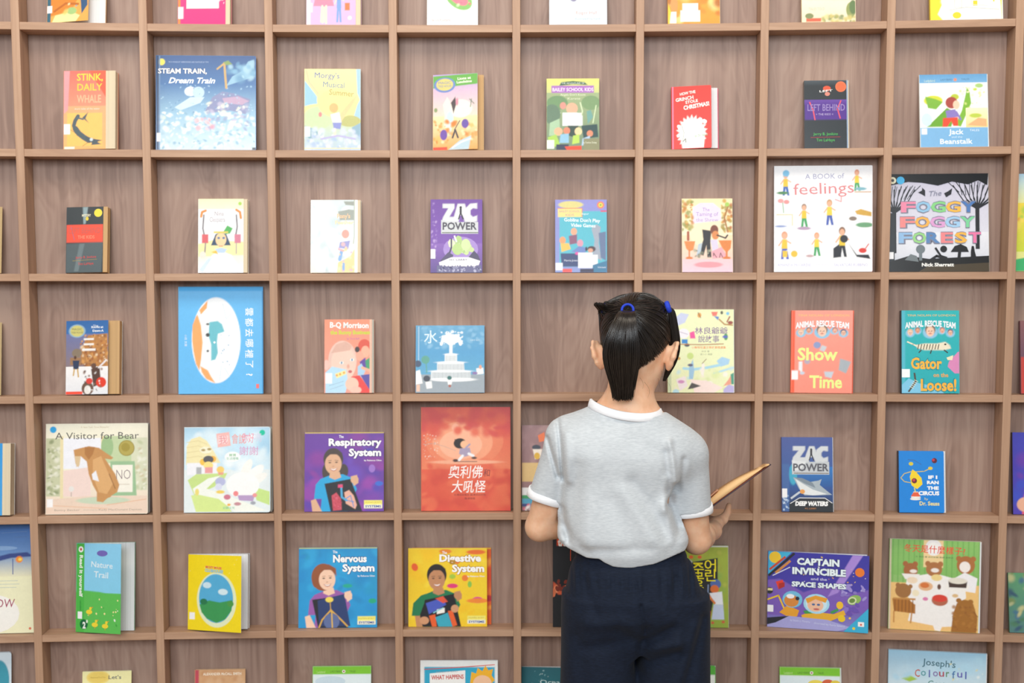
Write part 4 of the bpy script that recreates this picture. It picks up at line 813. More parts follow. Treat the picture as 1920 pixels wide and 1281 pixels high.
B(4, 344, 511, 802, G(0, 0, 100, 50, 'b4dcf4', 'd8eef8') + R(0, 50, 100, 100, 'e4eef0') + N(40, 4, 0, 96, 50, 11, ['c8e6f8', 'a6d4f0', 'e2f2fa', 'f0f8fc', 'd4ecf8'], 3) + P('f0e6b4', 2, 44, 3, 22, 8, 14, 18, 11, 26, 16, 34, 28, 42, 42) + sum([L('e2d49c', .8, 3, 18 + 6 * i, 16, 16 + 6 * i, 26 + 2 * i, 20 + 6 * i) for i in range(4)], []) + R(3, 42, 38, 56, 'f0f2f8') + E(25, 27, 7, 4, 'f6f2d8') + E(22, 27, 2.4, 1.4, 'b09a60') + E(29, 26, 2.4, 1.4, 'b09a60')
  + P('c8e08c', 4, 62, 14, 55, 50, 54, 44, 66, 12, 80) + P('d6ea94', 8, 80, 30, 76, 46, 84, 56, 100, 14, 100) + P('c8e48c', 80, 70, 100, 76, 100, 92, 84, 86) + P('f2f6ee', 10, 72, 28, 60, 42, 57, 26, 72, 50, 80, 96, 98, 60, 100, 40, 84, 12, 78) + E(22, 41, 4, 4, 'f2c450') + E(33, 37.5, 4, 3.6, 'f2b84c') + E(28, 38, 6, 4.4, '5c5a5e') + E(28, 45, 5.6, 4.6, 'f6e08a') + P('eaa0a0', 24, 47, 33, 47, 33, 54, 24, 54) + R(14, 47, 20, 55, 'b0b4b8') + E(42, 50, 4.4, 4, 'f4d070') + P('eaa48c', 39, 53, 46, 53, 45, 56, 40, 56)
  + E(72, 50, 5, 13, 'f6f6f2', -25) + E(80, 56, 6, 16, 'f8f8f6', -48) + E(84, 62, 5, 14, 'f4f4f0', -60) + E(68, 68, 19, 15, 'f8f8f8') + E(42, 64, 6, 5, 'b8bce0') + E(40, 70, 4, 4, 'd8dcf0') + P('b89cc8', 62, 80, 82, 80, 80, 87, 64, 86) + E(60, 78, 3, 3, 'ee8a8c') + E(82, 80, 2.6, 2.4, 'ee9a9a') + E(50, 82, 4, 3, 'd07a90') + E(42, 76, 5, 2, 'f0d060') + E(62, 90, 4, 2, 'c89098') + E(80, 89, 3, 2, 'a0a4b0') + E(15, 76, 2.4, 4, 'ecdc7c')
  + P('f2b9b4', 37, 8, 52, 6, 54, 22, 39, 24) + R(39, 10, 51, 20, 'f6d6d6') + T('我', 45, 15, 8, 'e89aa0', None, 4) + T('會說', 63, 14, 9, 'f0a098', 16, 0, 0) + T('你好', 74, 13, 9, 'ee8aa4', 14) + T('嗎', 85, 13, 8, 'd4d8ee') + T('謝謝', 75, 28, 8, 'd9a0c8', 22) + E(56, 35, 9, 6, 'f6fbfa') + T('寶寶', 56, 33, 2.4, '8ac08c', 8) + T('生活禮儀', 56, 37, 2.4, '8ac0a0', 14) + K(90.5, 7, 3.2, '10c8a4') + E(52, 91, 2, 1.4, 'f0b040') + T('幼獅文化', 52, 94.5, 2.4, '7ac8a4', 14), 'dcebf2', 'pale blue board book with white rabbit and straw hut', wash=True, t=0.010, pages='g', xc=506, rad=0.007, opened=4, edge='eef0f2')


def health(bgcols, seed, title, cols, skin, hair, shirt, plate, shx, long_hair, k, tx):
    o = N(40, 0, 0, 100, 100, 13, bgcols, seed)
    o += T('The', 46, 5.5, 3.4, 'f0f2f8', 6, 0, .03) + TO(title, tx, 14, 9, 'fafafa', cols, k, 0, .04) + TO('System', 76, 27, 9, 'fafafa', cols, 41, 0, .04) + T('by Rebecca Olien', 86, 36, 2, 'f0f0f4', 22, 0, .02)
    return o


def kiddo(skin, hair, shirt, arm, plate, inner, longhair, px=(25, 65, 76, 57)):
    o = []
    if longhair == 2:
        o += E(29, 50, 7, 12, hair) + E(49, 49, 6, 9, hair)
    o += P(shirt, 12, 84, 14, 66, 20, 59, 30, 55, 48, 53, 60, 58, 66, 72, 60, 84) + P(shirt, 24, 62, 50, 60, 54, 100, 20, 100)
    o += P(skin, 32, 50, 44, 50, 46, 57, 38, 60, 31, 57)
    if longhair == 1:
        o += E(31, 37, 15, 17, hair) + E(22, 42, 5, 8, hair)
    else:
        o += E(36, 34, 12.5, 14, hair)
    o += E(36, 40, 10.5, 13, skin) + P(hair, 25, 34, 28, 24, 38, 21, 47, 26, 48, 36, 42, 28, 32, 28)
    o += E(31.6, 38.4, 1.5, .8, '4a342a') + E(40, 38, 1.5, .8, '4a342a') + P('b8685c', 31.6, 45.4, 36.5, 46.4, 41.2, 45, 39.6, 48, 36.6, 49.2, 33.6, 48.2) + P('faf4ee', 32.6, 45.9, 36.5, 46.6, 40.4, 45.5, 38.8, 47.4, 36.6, 48.1, 34.2, 47.5) + P('c48a6c', 34.4, 43.2, 36, 42.4, 37.6, 43.1, 36, 43.8) + L(hair, .5, 29.8, 36, 33.4, 35.6) + L(hair, .5, 38, 35.4, 42, 35.8)
    o += P(skin, 8, 86, 14, 84, 22, 100, 10, 100) + P(skin, 58, 56, 66, 54, 68, 64, 62, 68)
    o += P('1c1c22', px[0], px[1], 58, px[3] + 2, px[2] - 3, 100, px[0] + 8, 100) + inner
    o += E(63, 60, 5, 5, skin)
    return o


SER = R(75, 86, 98, 96, 'f2ea74') + T('HUMAN BODY', 86.5, 88.6, 1.8, 'c8a83c', 20) + R(75, 91.5, 98, 96, 'f0f0e0') + T('SYSTEMS', 86.5, 93.7, 2.6, '2a4a9c', 20, 0, .03)
B(4, 570, 719, 812, R(0, 0, 100, 100, '6a3aa0') + health(['7c3fa8', '5b3aa6', '9440a8', '4a44b4', '8a3a9c', '6c48b8'], 3, 'Respiratory', '3a2470', 0, 0, 0, 0, 0, 0, 67, 63.5) + E(85, 46, 4, 5, '9a70c8') + E(94, 65, 5, 3, '3a6ad0') + R(0, 0, 100, 1.2, 'e8d04a')
  + kiddo('dcae8c', '463a34', '1fa4dc', 0, 0, P('c84a5c', 34, 80, 40, 76, 46, 84, 47, 98, 36, 99) + P('e8b09c', 50, 76, 56, 73, 62, 80, 66, 92, 64, 97, 52, 90) + L('4aa8d8', 2.6, 46, 67, 47, 82, 53, 86) + L('4a8ad0', 1, 52, 84, 58, 80, 62, 94) + L('4a8ad0', 1, 54, 86, 62, 88) + R(42, 66, 48, 70, 'e04878') + N(20, 36, 80, 46, 96, 2, ['d8607a', 'b83c50'], 4), 2) + SER, '6a3aa0', 'purple square book of a girl holding a lung diagram', wash=True, t=0.007)
B(4, 790, 957, 765, G(0, 0, 100, 25, 'd2504c', 'e0684e') + G(0, 25, 100, 60, 'e0684e', 'e8825c') + G(0, 60, 100, 100, 'df5f44', 'd65040') + E(48, 32, 44, 26, 'e88460') + E(46, 34, 34, 20, 'f0a07c') + E(44, 36, 24, 14, 'f4b494') + E(38, 20, 4, 4, 'f4b094') + N(90, 0, 56, 100, 98, 9, ['e0684a', 'd95840', 'e4704e', 'd04c3c'], 21) + N(60, 0, 2, 100, 26, 9, ['d85848', 'e0644c', 'cf4c4a'], 22) + E(50, 53, 40, 2, 'f0ac8c')
  + L('b8a098', .4, 2, 36, 14, 35, 26, 38, 38, 42) + N(50, 1, 26, 18, 50, .8, ['e8c8b8', 'c8a8a0', 'f0dcd0'], 4) + E(43, 35, 7, 5, '2c2424') + P('2c2424', 37, 31, 47, 32, 46, 40, 40, 39) + E(48, 36, 4.4, 3.6, 'f2bc94') + P('a89cb8', 43, 40, 54, 39, 56, 46, 48, 48, 42, 45) + L('f0f0f4', 3, 46, 47, 42, 51) + L('f0f0f4', 3, 53, 45, 58, 47) + E(38, 51.5, 3, 1.4, '4a3430') + E(59, 49, 3, 1.2, '5a4440') + L('a89cb8', 2, 50, 39, 54, 36) + L('7a5a50', .8, 40, 52.5, 62, 52.5)
  + T('奧利佛', 49.5, 62.5, 9.4, 'f8f0ee', 38, 0, .03, .12) + T('和', 73, 63.5, 5.6, '8a3c38', 7.4, 0, .01, .1) + T('大吼怪', 53, 76.5, 9.2, 'f8f0ee', 38, 0, .03, .12) + T('文/喬莉絲圖克 圖/喬莉絲柯林', 54, 84.5, 1.5, '8a3430', 36) + T('譯/黃筱茵', 54, 88, 1.5, '8a3430', 12), 'dd6248', 'tall orange-red picture book with small running boy', wash=True, t=0.012, hard=True, edge='a84030')
B(4, 978, 1046, 799, R(0, 0, 100, 100, '9c7a7c') + N(26, 0, 0, 100, 44, 9, ['a68486', '94757a', 'b08e8c'], 2) + P('e87a4c', 44, 12, 62, 8, 66, 18, 48, 20) + E(40, 26, 12, 3, '444a58') + P('f2e8dc', 30, 28, 56, 28, 52, 38, 36, 40) + E(42, 36, 8, 4, 'e0b444') + R(0, 44, 100, 66, 'e0c084') + R(0, 73, 40, 82, 'eff0f2') + R(0, 82, 44, 86, '44a468') + R(0, 86, 44, 92, '58a8c8') + R(0, 92, 44, 95, '3a4c88') + N(14, 0, 94, 44, 100, 4, ['e86a88', 'f0f0f0', 'd0d0d8'], 5), '9c7a7c', 'mauve book half hidden behind the girl, left of her shoulder', wash=True, t=0.012)


def zac(dark, mid):
    return (P('d3d7da', 22, 12, 46, 12, 46, 17, 36, 27, 46, 27, 48, 33, 20, 33, 22, 27, 33, 18, 22, 18) + P('d3d7da', 54, 12, 64, 12, 76, 34, 66, 34, 62, 27, 56, 27, 53, 34, 42, 34) + P('d3d7da', 91, 12, 91, 19, 82, 18, 78, 21, 78, 25, 82, 28, 91, 26, 91, 33, 78, 34, 68, 29, 68, 17, 77, 12)
            + K(58, 16.5, 2.2, dark) + L(dark, 4, 58, 18, 58, 24) + L(dark, 2.2, 57, 24, 54, 31) + L(dark, 2.2, 59, 24, 63, 31) + P('c4c9cd', 20, 33, 93, 33, 93, 50, 20, 50) + P('dfe2e4', 20, 31, 48, 33, 36, 44, 20, 46) + T('POWER', 57, 40.5, 10, mid, 70, 0, .03) + L('6a5c50', 1.4, 24, 48.4, 92, 48.4))


B(4, 1467, 1563, 821, G(0, 0, 100, 40, '4a5a9c', '3f5c9c') + G(14, 40, 100, 66, '2f78c0', '2a5a9c') + G(0, 66, 100, 100, '30569a', '262c3c') + R(0, 36, 14, 100, '4468a4') + E(22, 50, 8, 14, '3fa8c8') + zac('3c3a40', '5c5c64') + P('a8b4bc', 22, 54, 36, 56, 56, 60, 72, 58, 78, 56, 74, 64, 92, 74, 98, 77, 70, 78, 44, 78, 34, 70) + P('e2e6e6', 26, 56, 40, 62, 60, 70, 88, 76, 60, 78, 40, 76) + P('7e8c98', 24, 54, 40, 55, 60, 61, 66, 68, 44, 62) + E(40, 73, 5, 3, 'e8a050') + L('c8d0d8', 4, 18, 82, 34, 74)
  + P('262a30', 14, 100, 14, 88, 34, 81, 86, 81, 100, 88, 100, 100) + L('eef0f4', 1.4, 16, 89, 34, 81.5, 84, 81.5, 98, 88) + T('DEEP WATERS', 58, 89, 5.6, 'fafafa', 64, 0, .06, .1) + T('H.I. LARRY', 56, 95.5, 2.2, 'd08a4a', 22) + N(24, 1, 78, 12, 98, 1.8, ['c8d8ec', '8aa8d0'], 5) + ST(0, 69, 10, 12), '4658a0', 'dark blue paperback with silver block title and grey shark', t=0.010, rad=0.002)
B(4, 1687, 1772, 847, R(0, 0, 100, 100, '1484dc') + L('4a4a6a', .8, 20, 14, 34, 15, 50, 22) + K(79, 15.5, 6, '5a2030') + K(77, 14.5, 3, 'c8344c') + P('f4d428', 30, 30, 38, 34, 50, 44, 52, 54, 40, 62, 28, 56, 24, 42) + L('e8c840', 1.6, 36, 34, 56, 33, 70, 28) + L('e8c840', 1.6, 30, 33, 12, 37, 4, 44, 12, 50, 28, 52) + E(70, 28, 5, 2.6, 'e8c83c') + K(34, 48.5, 6, '6a2430') + K(33, 47.5, 3, 'cc4050') + P('f4f0e8', 26, 76, 32, 66, 42, 66, 48, 76) + P('e8603c', 26, 74, 32, 67, 42, 67, 47, 74) + E(36, 78, 12, 2, 'f0ece4') + E(27, 21, 5, 3, 'd8c83c') + L('f0e040', 2, 34, 60, 36, 66)
  + T('IF I', 75, 42.5, 5.2, 'fafafa', 20, 0, .05) + T('RAN', 75, 51, 5.2, 'fafafa', 26, 0, .05) + T('THE', 75, 60, 5.2, 'fafafa', 26, 0, .05) + T('CIRCUS', 66, 68.5, 6, 'fafafa', 46, 0, .05) + T('by', 60, 78, 3.6, 'e8dc90', 8, -10) + T('Dr. Seuss', 67, 85, 6.4, 'eedf94', 44, 0, .03), '1484dc', 'small bright blue board book with yellow shape and red balls', t=0.016, rad=0.004, edge='0c6cbc', spine='203450')
B(4, 1902, 2020, 812, G(0, 0, 100, 100, '4344b4', '5040b0') + N(30, 0, 0, 100, 100, 12, ['4a3cb0', '3c50c4', '6a3ca8'], 3) + P('e05a70', 16, 84, 20, 66, 34, 58, 60, 58, 60, 100, 14, 100) + E(20, 88, 14, 9, 'e8b094') + E(52, 40, 16, 18, '30282c'), '4344b4', 'purple-blue book cut by the right frame edge, fifth row', t=0.010, spine='3a3048')

# --- sixth row
B(5, -92, 60, 985, G(0, 0, 100, 30, '3f6cb0', '6f94c8') + G(0, 30, 100, 48, '7f9cc4', 'e8e4c4') + R(0, 48, 100, 100, 'efedc8') + P('3c4c88', 40, 32, 70, 27, 92, 26, 98, 29, 96, 30, 72, 31, 44, 36) + E(82, 32.5, 4.4, 3, 'f08c34') + E(83, 32.5, 2.4, 1.4, 'f8d860') + L('50609c', 1, 74, 32, 74, 46) + E(46, 82, 36, 18, 'f6f4ee') + T('WINDOW', 46, 72.5, 8, 'a85068', 60, 0, 0, .1) + L('b8c4c8', .5, 50, 52, 80, 52) + L('b8c4c8', .5, 50, 55, 82, 55) + L('b8c4c8', .5, 50, 58, 78, 58) + L('6a88b8', .6, 60, 8, 92, 7) + L('5a78a8', .6, 76, 12, 92, 12)
  + K(95, 96, 1.6, 'e0785c') + E(60, 22, 20, 2, '86a8d4'), 'efedc8', 'tall picture book of blue dusk over cream land, cut by left frame edge', t=0.012, hard=True, edge='2f4f84', gloss=True)
B(5, 139, 250, 1020, G(0, 0, 100, 55, '8ed0f2', '8ad2f2') + P('5fc058', 16, 53, 50, 54, 100, 58, 100, 100, 16, 100) + R(0, 0, 18, 100, '4fb84c') + K(10, 7, 5.5, 'f4f6f2') + K(10, 7, 2.4, 'c8443c') + T('Read it yourself', 10, 37, 4.6, 'f4faf2', 76, -90, .03) + T('with Ladybird', 10, 70, 2, '2c8a44', 18, -90) + R(4, 77, 14, 85, 'f6f8f8') + K(18, 91, 9, '15683c') + T('2', 19, 92, 7, 'f4faf4', 7, 0, .05) + E(58, 11, 12, 3.4, '7468b8') + T('Nature', 58, 24, 6.6, 'e8f6fc', 48, -3, .01) + T('Trail', 56, 35, 7, 'e8f6fc', 32, -3, .01)
  + N(16, 22, 58, 96, 96, 1.6, ['f4e8a0', 'e8f4e0', '48a848'], 3) + sum([E(x, y, 7, 2.6, 'f2d93c') + K(x + 3, y - 4, 2.8, 'f2d93c') + L('f09a3c', 1.2, x + 5, y - 4.6, x + 8, y - 5.6) + L('f0a03c', .8, x, y + 2, x, y + 4.5) for x, y in ((30, 77), (43, 91), (66, 92))], []), '62c05c',
  'small green and sky blue reader with yellow ducklings, cover ajar', t=0.006, pages='w', xc=223, opened=24, edge='5fb88a')
B(5, 350, 466, 1042, R(0, 0, 100, 100, 'f6dc20') + E(54, 59, 37, 36, 'e6eec8') + G(0, 0, 0.1, 0.1, 'f6dc20', 'f6dc20') + E(53, 57, 32, 32, '58b0dc') + P('3f9a58', 22, 66, 40, 60, 60, 62, 84, 58, 82, 72, 70, 84, 54, 89, 36, 84, 26, 76) + E(30, 62, 7, 4, '2c7a50') + E(36, 40, 8, 4, 'cfe8f4') + E(66, 48, 9, 4, 'd8eef6') + E(80, 63, 6, 4, '4f9a4c') + T('MICKEY MOUSE', 48, 16.5, 3, 'e0605c', 30, -3, .04) + T('CLUBHOUSE', 49, 21, 4, '8fc4dc', 34, -3, .05) + N(14, 3, 4, 96, 26, 1, ['f9ee9c'], 2) + ST(3, 77, 10, 9), 'f6dc20',
  'bright yellow picture book with oval blue sky scene, covers fanned open', wash=True, t=0.010, fan=0.022, pages='w', xc=450, opened=22, edge='dfe8ee')
B(5, 558, 706, 1030, R(0, 0, 100, 100, '1d96d4') + health(['1a8ed0', '22a4dc', '1c98c8', '2aa8e0', '188ac8', '1f9ad8'], 8, 'Nervous', '0c5c98', 0, 0, 0, 0, 0, 0, 43, 65) + E(62, 48, 6, 2.4, '18a890') + E(94, 67, 5, 3, '18a880') + R(0, 0, 100, 1.2, 'd8d454')
  + kiddo('f4cbb0', '93512c', '9a5aa8', 0, 0, P('22386c', 24, 66, 58, 58, 66, 98, 26, 98) + E(39, 65, 5, 3.4, 'f2d858') + L('caa04c', 1.2, 40, 68, 41, 80) + L('d8a848', 2, 41, 78, 30, 90, 26, 100) + L('d8a848', 2, 41, 78, 54, 90, 62, 98) + E(42, 92, 10, 10, '5c6c9c') + L('e0b450', 1.6, 42, 80, 43, 100), 1, (17, 65, 66, 58)) + SER, '1d96d4', 'blue square book of a girl holding a nerve diagram', wash=True, t=0.006)
B(5, 772, 921, 1028, R(0, 0, 100, 100, 'e0602c') + N(20, 80, 0, 100, 100, 8, ['ea7a38', 'd8482c', 'f0a040'], 4) + R(0, 0, 100, 1.4, 'd8c83c') + E(97, 66, 5, 4, 'b82c3c'), 'e86a2c', 'orange square book peeping out behind the yellow one', t=0.004, d0=0.050, group=None)
B(5, 765, 913, 1030, R(0, 0, 100, 100, 'f2cc28') + health(['f2d02c', 'f4c41f', 'eec82c', 'f6d83c'], 9, 'Digestive', 'b8882c', 0, 0, 0, 0, 0, 0, 53, 66) + E(8, 24, 4, 5, 'e8602c', 20) + E(56, 48, 7, 3, 'e03c78') + E(78, 46, 2.6, 4, '88c04c') + E(88, 66, 7, 4, 'e0488c') + E(88, 67, 14, 3, 'f08a34') + E(47, 4, 8, 3, 'ea8a2c') + E(86, 5, 12, 3, 'e8702c') + E(62, 16, 4, 4, 'e8702c') + E(72, 38, 4, 4, 'ec8030') + E(56, 36, 4, 3, 'a8c840') + R(0, 0, 100, 1.0, 'e8d850')
  + kiddo('c28a62', '2a2222', '1f7a50', 0, 0, P('4a5cc0', 22, 70, 34, 66, 44, 64, 48, 72, 26, 84) + P('e0563c', 34, 64, 44, 61, 50, 68, 44, 70) + P('e8602c', 26, 86, 34, 84, 36, 100, 30, 100) + P('e8602c', 50, 80, 56, 79, 62, 98, 56, 100) + P('38a8c0', 34, 88, 50, 82, 56, 100, 38, 100) + P('f2f0ea', 36, 78, 46, 76, 46, 82, 36, 84) + L('8ad0e0', 1.4, 32, 82, 44, 76), 0, (10, 68, 70, 56)) + P('1f7a50', 4, 86, 6, 70, 16, 60, 22, 58, 20, 70, 14, 86) + E(59, 77, 5, 5, 'd09870') + E(20, 92, 6, 5, 'd09870') + SER, 'f2cc28', 'yellow square book of a boy holding a stomach diagram', wash=True, t=0.005, d0=0.030, top=0.048)
B(5, 1037, 1120, 1001, R(0, 0, 100, 100, '26272a') + R(9, 4, 60, 14, 'e8542c') + T('travel', 30, 10.5, 8, 'f6efe8', 38, 0, .05) + P('c85a3c', 0, 52, 10, 56, 18, 62, 30, 60, 30, 66, 12, 66, 0, 60) + E(8, 60, 6, 4, 'e89068') + L('e0542c', 1, 40, 14, 40, 30) + N(14, 0, 50, 30, 68, 4, ['7a3428', 'd0704c', '26272a'], 3), '26272a', "black book with orange label, half hidden behind the girl's waist", t=0.010, gloss=True)
B(5, 1268, 1368, 1026, G(0, 0, 100, 100, 'a4b63c', '98b03c') + N(50, 0, 0, 100, 100, 9, ['a8ac3c', '8fb04c', 'b4bc48', '9cae38'], 6) + R(0, 0, 100, 1.6, 'e8eae8') + P('1c1c18', 14, 22, 80, 15, 80, 42, 66, 46, 74, 58, 66, 86, 14, 88)
  + T('어', 66, 24, 12, 'f2e40c', 22, 0, .04) + T('린', 66, 36, 12, 'f2e40c', 20, 0, .04) + T('주', 43, 28, 12, 'f2e40c', 22, 0, .04) + T('몽', 43, 40, 12, 'f2e40c', 22, 0, .04) + T('놀', 43, 52, 11, 'f2e40c', 20, 0, .04) + T('이', 43, 62, 10, 'f2e40c', 18, 0, .04) + T('야', 22, 36, 12, 'f2e40c', 18, 0, .04) + E(76, 47, 10, 6, '4f6cb0') + E(74, 53, 8, 5, 'e0702c') + P('eef0f8', 64, 58, 88, 56, 90, 72, 74, 72) + P('c8d4ee', 72, 72, 90, 72, 92, 90, 68, 90) + L('e07a34', 4, 64, 62, 74, 70) + L('8aa0cc', 2, 62, 48, 60, 78) + E(48, 68, 9, 5, '18181a') + E(46, 71, 5, 3.6, 'f0dcc0') + P('e8583c', 44, 80, 66, 80, 66, 88, 44, 88) + P('f0bc2c', 44, 89, 58, 88, 56, 98, 42, 98)
  + P('dfa03c', 36, 74, 44, 76, 42, 86, 36, 88) + E(46, 14, 4, 2, 'e0602c') + E(30, 14, 4, 2, 'e0602c') + E(24, 20, 8, 3, 'b0b8b8') + E(70, 94, 3, 1.6, 'd0603c') + E(90, 93, 3, 1.6, 'd0603c'), 'a0b440', "lime green book with yellow letters on black beside the girl's shorts", wash=True, t=0.010)
B(5, 1441, 1621, 1034, G(0, 0, 100, 60, '3a36a0', '4a3fa8') + G(0, 60, 100, 100, '5a48a8', '8f86cc') + P('7c5cb8', 0, 38, 12, 36, 36, 52, 60, 40, 84, 50, 100, 44, 100, 72, 60, 86, 0, 84) + P('a888d8', 84, 0, 94, 0, 70, 50, 60, 56) + P('3fb4dc', 0, 0, 24, 0, 4, 26, 0, 32) + K(7, 8, 6, 'f2c82c') + L('c84a34', 2.2, 2, 24, 17, 7) + L('22242c', 2.4, 1, 32, 26, 2) + L('d08a44', 2.4, 8, 28, 22, 12) + L('f0f0f4', .8, 5, 32, 22, 20)
  + N(24, 26, 4, 98, 44, .9, ['f0c860', 'f4f0f8', 'e8a850'], 5) + TO('CAPTAIN', 50, 11.5, 8.4, 'eaf6fa', '2a2a6a', 42, 0, .05) + TO('INVINCIBLE', 51, 24, 8.4, 'eaf6fa', '2a2a6a', 53, 0, .05) + T('and the', 51, 33.5, 3.4, 'cfd0ee', 16, 0, .02) + TO('SPACE SHAPES', 51, 41.5, 6.2, 'eaf6fa', '2a2a6a', 54, 0, .05) + K(91, 22, 4.6, 'ea7c2c') + P('e84030', 8, 40, 15, 37, 17, 45, 11, 50) + P('b02c28', 11, 42, 17, 40, 17, 46, 11, 50) + N(16, 74, 36, 96, 60, 3, ['b4a8e0', 'a090d4', '8a78c4'], 7) + E(86, 58, 7, 6, '8fb85c', 25) + E(84, 59, 4.4, 4.6, 'd4e0b0', 25) + E(84, 59, 3, 3, '6a8a40', 25)
  + K(2, 52, 3.4, '2a2c34') + R(0, 49, 5, 52, 'e8dc9c') + L('f0c828', 1.6, 0, 64, 11, 58, 18, 78) + N(12, 66, 62, 90, 80, 4, ['6a50b0', '8a74c8'], 8) + P('e8a22c', 12, 80, 20, 70, 32, 76, 30, 84, 22, 86) + E(25, 62, 10, 11, '74c0e4') + E(24, 64, 7.4, 8, 'd98a3c') + E(23, 58, 4, 3, 'f2f4f6') + K(30, 60.5, 2, '20243a') + P('e8b030', 34, 82, 44, 76, 66, 78, 76, 72, 78, 78, 62, 88, 36, 88) + P('3f9a50', 36, 76, 48, 74, 50, 78, 38, 80) + E(49, 66, 13, 13, 'a8dcf2') + E(49, 66, 10.6, 10.6, 'cdeaf6') + E(48, 68, 8, 8.4, 'f2c0a0') + P('e8a030', 38, 60, 48, 55, 60, 58, 58, 64, 48, 60, 40, 66) + E(46, 67, 1.6, 1.4, '4a6a9c') + E(51, 67, 1.6, 1.4, '4a6a9c') + E(49, 73, 3, 1.2, 'c8605c')
  + E(72, 66, 3.4, 5, 'f2c030') + L('3f9a50', 2.6, 64, 76, 70, 72) + P('a8a6dc', 0, 90, 20, 84, 60, 86, 84, 94, 70, 100, 0, 100) + P('20222c', 0, 88, 22, 84, 8, 94, 0, 97) + K(74, 83, 3.6, 'ecc820') + P('38b0d8', 76, 100, 100, 68, 100, 100) + R(90, 86, 96, 92, 'f6f2f0') + K(93, 89.5, 1, 'd84838') + K(86, 95, 1.4, 'f2d030') + K(82, 82, 1.2, 'f0c860') + T('by Stuart J. Murphy', 33, 90, 2.4, 'd8dcf4', 20, -2) + T('illustrated by Remy Simard', 62, 92.4, 2.4, 'd8dcf4', 30, -3) + ST(0, 71, 6, 9), '3f3aa0',
  'wide purple space picture book with two bubble-helmeted astronauts', t=0.006, opened=4, xc=1629, pages='w', yaw=8, d0=0.046)
B(5, 1670, 1835, 1011, G(0, 0, 100, 40, '8fc46c', '86bc64') + sum([R(x, 0, x + 1.4, 48, '79b25c') for x in range(3, 100, 6)], []) + R(38, 0, 60, 30, 'f2d49c') + R(0, 48, 100, 100, 'f0c47c') + E(49, 8, 9, 9, 'f4f0f0') + E(49, 8, 6, 6, 'fbf8f4') + T('冬天是什麼樣子?', 50, 10.2, 6.6, 'e8543c', 68, -1.5, .03) + T('文 林如 圖 岩村和朗 翻譯 游珮芸', 50, 18.6, 1.5, '5a7a48', 42)
  + P('f6f3f0', 20, 42, 50, 36, 84, 44, 86, 62, 76, 70, 72, 94, 60, 95, 58, 100, 52, 99, 50, 94, 22, 90, 26, 70, 18, 58) + E(24, 34, 8, 8, 'a8683c') + E(18, 27, 3, 3, 'a8683c') + E(29, 27, 3, 3, 'a8683c') + P('f4f0ec', 14, 38, 34, 38, 34, 44, 18, 44) + E(27, 35, 4, 2, 'f2e8e0') + E(50, 32, 9, 8, 'b07444') + E(43, 26, 3, 3, 'b07444') + E(57, 26, 3, 3, 'b07444') + E(51, 33, 4.4, 2.4, 'f4ece4') + E(85, 26, 10, 10, 'b0703c') + E(77, 19, 3, 3, 'b0703c') + E(93, 19, 3, 3, 'b0703c') + E(84, 28, 6, 6, 'f6eee8') + P('f4f2f4', 74, 40, 84, 34, 98, 40, 96, 56, 80, 54)
  + E(26, 45, 6, 3.6, 'f2dcc0') + E(53, 41, 6, 3.6, 'f2d890') + E(41, 51, 8, 5, 'e8b88c') + E(40, 50, 5, 3, 'd8783c') + E(76, 50, 13, 6, 'f6f2ec') + P('4a3a34', 66, 44, 87, 44, 86, 51, 67, 51) + E(76.5, 43.5, 10.4, 3.4, 'e8e2d4') + E(56, 51, 2, 3, '6a4a3c') + E(57, 66, 9, 6, 'b8684c') + E(57, 63.5, 8.4, 4, 'dc4434') + E(30, 59, 4, 3.6, 'f4e8c8') + E(41, 65, 3, 2, 'e080b0') + E(16, 57, 9, 8, 'a2703e') + E(10, 51, 2.6, 2.6, 'a2703e') + E(24, 52, 2.4, 2.4, 'a2703e') + P('b0722e', 4, 66, 20, 65, 30, 72, 30, 82, 6, 80) + sum([L('8a5626', 1, x, 67, x, 80) for x in range(7, 28, 4)], []) + L('c48a48', 1.6, 6, 80, 6, 92) + L('c48a48', 1.6, 26, 82, 25, 92) + R(5, 65, 30, 67, 'c48a48')
  + P('a36c2c', 70, 100, 72, 80, 76, 68, 84, 64, 94, 68, 99, 84, 98, 100) + E(78, 65, 3, 2.6, 'a36c2c') + E(91, 66, 3, 2.6, 'a36c2c') + E(85, 70, 8, 6, 'a36c2c') + E(74, 60, 3.4, 2, 'e0bc88') + L('8a5626', 1, 94, 76, 99, 82) + N(50, 72, 70, 98, 98, 2.4, ['b07834', '96602a', 'aa7030'], 6) + R(0, 0, 2, 100, 'd9c8b0'), '92c070', 'square green and tan picture book of bears round a table', wash=True, t=0.010, yaw=7, d0=0.046, edge='d8c8a8')
B(5, 1899, 2010, 1077, G(0, 0, 100, 100, '5c9a6c', '4f7a78') + N(70, 0, 0, 100, 100, 8, ['7a8a50', '3f6a8a', 'b8b88a', '4a7a58', '2f4a6a', 'c8c08a'], 6), '5c8a70', 'green speckled book cut by the right frame edge, sixth row', t=0.008)

